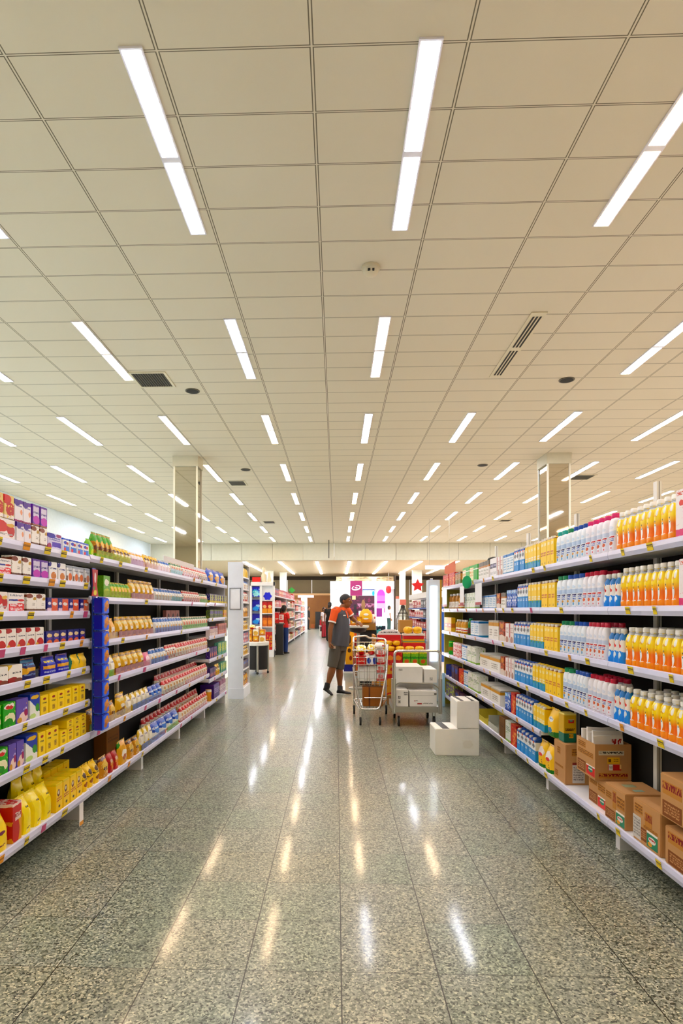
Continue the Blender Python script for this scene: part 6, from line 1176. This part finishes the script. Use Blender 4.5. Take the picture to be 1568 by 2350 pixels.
# festive promotion pallet behind the trolley
RED = mat('tray_red', '#d4121c', .4); YEL = pack('yellow_bread', '#f8c80c', [('n', 3, .6, '#fbdc50')], .35)
Y = 9.1
t = empty('promo_pallet', (1.02, Y + .3, 0)); tag(t, 'promotional pallet stand stacked with red trays behind the trolley', 'display stand')
BX(-.42, .42, -.3, .3, 0, .14).build('pallet', mat('pallet_wood', '#9a6a34', .7), t); BX(-.40, .40, -.28, .3, .14, .60).build('pallet_skirt', pack('pallet_skirt', '#d8a010', [('n', 4, .55, '#c82818')], .5), t)
BX(-.44, -.41, -.29, .3, .14, 1.06).build('corner_post', mat('post_amber', '#c8841c', .5), t)
OC = pack('orange_carton_b', '#d83c14', [('e', .5, .55, .36, .2, '#f0a028'), ('e', .3, .2, .2, .1, '#c81818'), ('n', 6, .66, '#f0c880')], .4, .2); GC = pack('green_carton_b', '#8cc81c', [('b', .5, .66, '#48a010'), ('e', .5, .3, .3, .16, '#e87c28'), ('b', .9, 1, '#e8d838')], .4, .2)
for i in range(6): goods(.65 + i * .125, .65 + i * .125 + .118, Y + .03, Y + .2, .602, .80, OC if i < 3 else GC, 'juice_carton', '%s %s carton on the front edge of the promotional pallet' % (ORD[i if i < 3 else i - 3], 'orange' if i < 3 else 'lime green'), 'carton', 'cartons on the promotional pallet')
for i in range(5): blob((.69 + i * .15, Y + .12, .801), .07, .07, .045, YEL, 'sweet_bread', '%s yellow sweet bread from the cart side, on the cartons of the pallet' % ORD[i], 'bread', 'yellow sweet breads on the pallet')
goods(.64, 1.02, Y + .22, Y + .5, .602, .985, RED, 'red_tray', 'tall red display box at the cart side of the pallet', 'box'); goods(1.04, 1.40, Y + .22, Y + .5, .602, .93, RED, 'red_tray', 'lower red display box at the shelf side of the pallet', 'box')
for i in range(3): blob((.70 + i * .12, Y + .18, .893), .06, .05, .04, YEL, 'sweet_bread', '%s yellow sweet bread in the upper row against the tall red box' % ORD[i], 'bread', 'upper sweet breads')
tt = MB(); prism(tt, [(-.19, 0), (.19, 0), (.19, .08), (.15, .13), (.06, .16), (-.06, .16), (-.15, .13), (-.19, .08)], 0, .02); o = tt.build('arched_sign', mat('arch_white', '#f6f2f2', .4), loc=(.83, Y + .24, .986)); BX(-.185, .185, -.006, -.0005, .0, .075).build('sign_band', RED, o); BX(-.13, .13, -.004, -.0005, .095, .125).build('sign_lettering', pack('arch_letters', '#f6f2f2', [TX(.05, .95, 1, '#3a3440', 0, 1)], .4), o); tag(o, 'white arched sign with red band on the promotional pallet', 'sign')
goods(1.05, 1.39, Y + .24, Y + .46, .931, .99, pack('tray_yellow', '#e8c01c', [('b', .3, .5, '#58a888')], .4), 'yellow_tray', 'yellow tray on the lower red display box', 'tray'); goods(1.06, 1.38, Y + .25, Y + .45, .991, 1.045, RED, 'red_tray', 'flat red tray above the yellow tray', 'tray'); goods(1.05, 1.39, Y + .24, Y + .46, 1.046, 1.075, mat('tray_cream', '#f6ece0', .4), 'cream_tray', 'cream tray on top of the flat red tray', 'tray')
for i in range(2): blob((1.14 + i * .15, Y + .34, 1.076), .072, .072, .055, YEL, 'sweet_bread', 'large yellow sweet bread on the cream tray, %s' % ('cart side' if i == 0 else 'lit panel side'), 'bread', 'sweet breads on the cream tray')
# ================================================================== lit end panel and far blue shelving
Y = 9.45; x0, x1 = XY(984, Y), XY(1007, Y)
t = empty('light_panel', (0, Y, 0)); tag(t, 'tall lit white panel at the far end of the drinks gondola', 'illuminated panel')
BX(x0, x1 + .02, 0, .25, .0, 1.93).build('panel_body', mat('panel_body', '#cfe2f2', .4), t); BX(x0 + .03, x1 - .025, -.01, -.001, .64, 1.83).build('light_tube', emit('panel_light', '#eef6ff', 2.2), t); BX(x1 + .02, x1 + .05, .02, .23, 0, 1.93).build('yellow_edge', mat('edge_yellow', '#c89c18', .5), t)
goods(XY(1016, 8.9), XY(1022, 8.9), 8.9, 8.96, 0, zv(1545, 1.6, 8.9), mat('blue_post', '#a8d8f4', .4), 'bumper_post', 'short pale blue post between the trolley and the drinks gondola', 'post')
BLS = mat('blue_shelf', '#2058b8', .4); BLW = mat('pale_blue_board', '#dceaf8', .5)
far_shelf(2.62, -1, 16.6, 21.6, [1.52, 1.22, .9, .58, .2], 10, 'blue and white shelving unit beyond the lit panel', BLS, BLW, where='shelf of the blue unit', pal=[2, 6, 0, 8], hs=.24)
o = BX(-.2, .2, -2.5, 2.5, 0, .17).build('shelf_canopy', mat('canopy_white', '#f2f6fa', .4), loc=(2.84, 19.1, 1.815)); tag(o, 'white canopy on top of the blue and white shelving unit', 'canopy')
st = MB(); prism(st, [(.2 * (1 if i % 2 == 0 else .5) * math.sin(2 * PI * i / 10), .2 * (1 if i % 2 == 0 else .5) * math.cos(2 * PI * i / 10)) for i in range(10)], 0, .05); o = st.build('red_star', mat('star_red', '#e81410', .4), loc=(XY(959, 18), 18, 2.19)); tag(o, 'red star ornament on the white canopy', 'ornament')
o = MB().lathe([(.08, 0), (.09, .02), (.09, .22), (.04, .3), (.035, .34)], 14).build('blue_jug', mat('jug_blue', '#1454b8', .4), smooth=True, loc=(2.72, 17.0, 1.986)); MB().lathe([(.04, .34), (.04, .37)], 10).build('cap', CAPS['white'], o, True); tag(o, 'large blue jug on the near end of the white canopy', 'jug')
# wire rack with a black disc
Y = 15.2; xx = XY(925, Y); t = empty('wire_rack', (xx, Y, 0)); tag(t, 'grey wire rack with a black disc and a red card on top', 'display rack')
m = MB(); m.tube([(0, 0, 0), (0, 0, 1.55)], .02, 8)
for i in range(14):
    an = 2 * PI * i / 14; m.tube([(.05 * math.cos(an), .05 * math.sin(an), 1.5), (.17 * math.cos(an), .17 * math.sin(an), 1.22), (.18 * math.cos(an), .18 * math.sin(an), .5)], .006, 5)
for z in (1.3, 1.1, .9, .7): m.tube([(.17 * math.cos(2 * PI * j / 20), .17 * math.sin(2 * PI * j / 20), z) for j in range(21)], .006, 5)
m.build('wire_frame', mat('wire_grey', '#6a665c', .4, .5), t, True); MB().tube([(0, 0, 1.36), (0, 0, 1.385)], .13, 20).build('black_disc', BLK, t, True); MB().lathe([(.04, 1.45), (.06, 1.46), (.055, 1.56), (.03, 1.58)], 12).build('black_knob', BLK, t, True); BX(-.08, .08, -.01, 0, 1.58, 1.72).build('red_card', mat('card_red', '#e87868', .5), t)
MB().lathe([(.26, 0), (.26, .03), (.05, .06)], 16).build('rack_base', GREY, t, True)
Y = 12.4; goods(XY(917, Y), XY(949, Y), Y, Y + .4, 0, .98, mat('dark_plinth', '#2a2018', .6), 'display_crate', 'dark crate under the large brown box near the lit panel', 'crate'); cbox(XY(918, Y), XY(947, Y), Y, Y + .36, .981, zv(1423, 1.5, Y), 'large brown cardboard box standing behind the promotional pallet', [], mat('box_brown_c', '#b07a2c', .7), grp=None)
# hanging signs over the drinks gondola
o = MB(); prism(o, [(0, 0), (.17, .0), (.17, .21), (.0, .11)], -.004, .004); o = o.build('salmon_sign', mat('salmon_b', '#e89078', .5), loc=(1.70, YX(1022, 1.70) , RA[0] + .19 + .02)); o.location.x = 1.69; tag(o, 'salmon coloured card standing above the far top drinks shelf', 'sign')
Y = 24; t = empty('hanging_sign', (XY(1008, Y), Y, 0)); zz_ = zv(1306, 4, Y); BX(-.55, .6, -.06, .06, zz_, zz_ + .12).build('sign_light', emit('far_sign_light', '#fff6e0', 1.0), t); BX(-.55, .6, -.08, .08, zz_ + .12, zz_ + .16).build('sign_cover', WM, t); BX(-.4, -.39, 0, .01, zz_ + .16, CH).build('hanging_wire', GREY, t); BX(.4, .41, 0, .01, zz_ + .16, CH).build('hanging_wire', GREY, t); tag(t, 'white lit strip sign hanging beyond the drinks gondola', 'sign')
finish_labels()
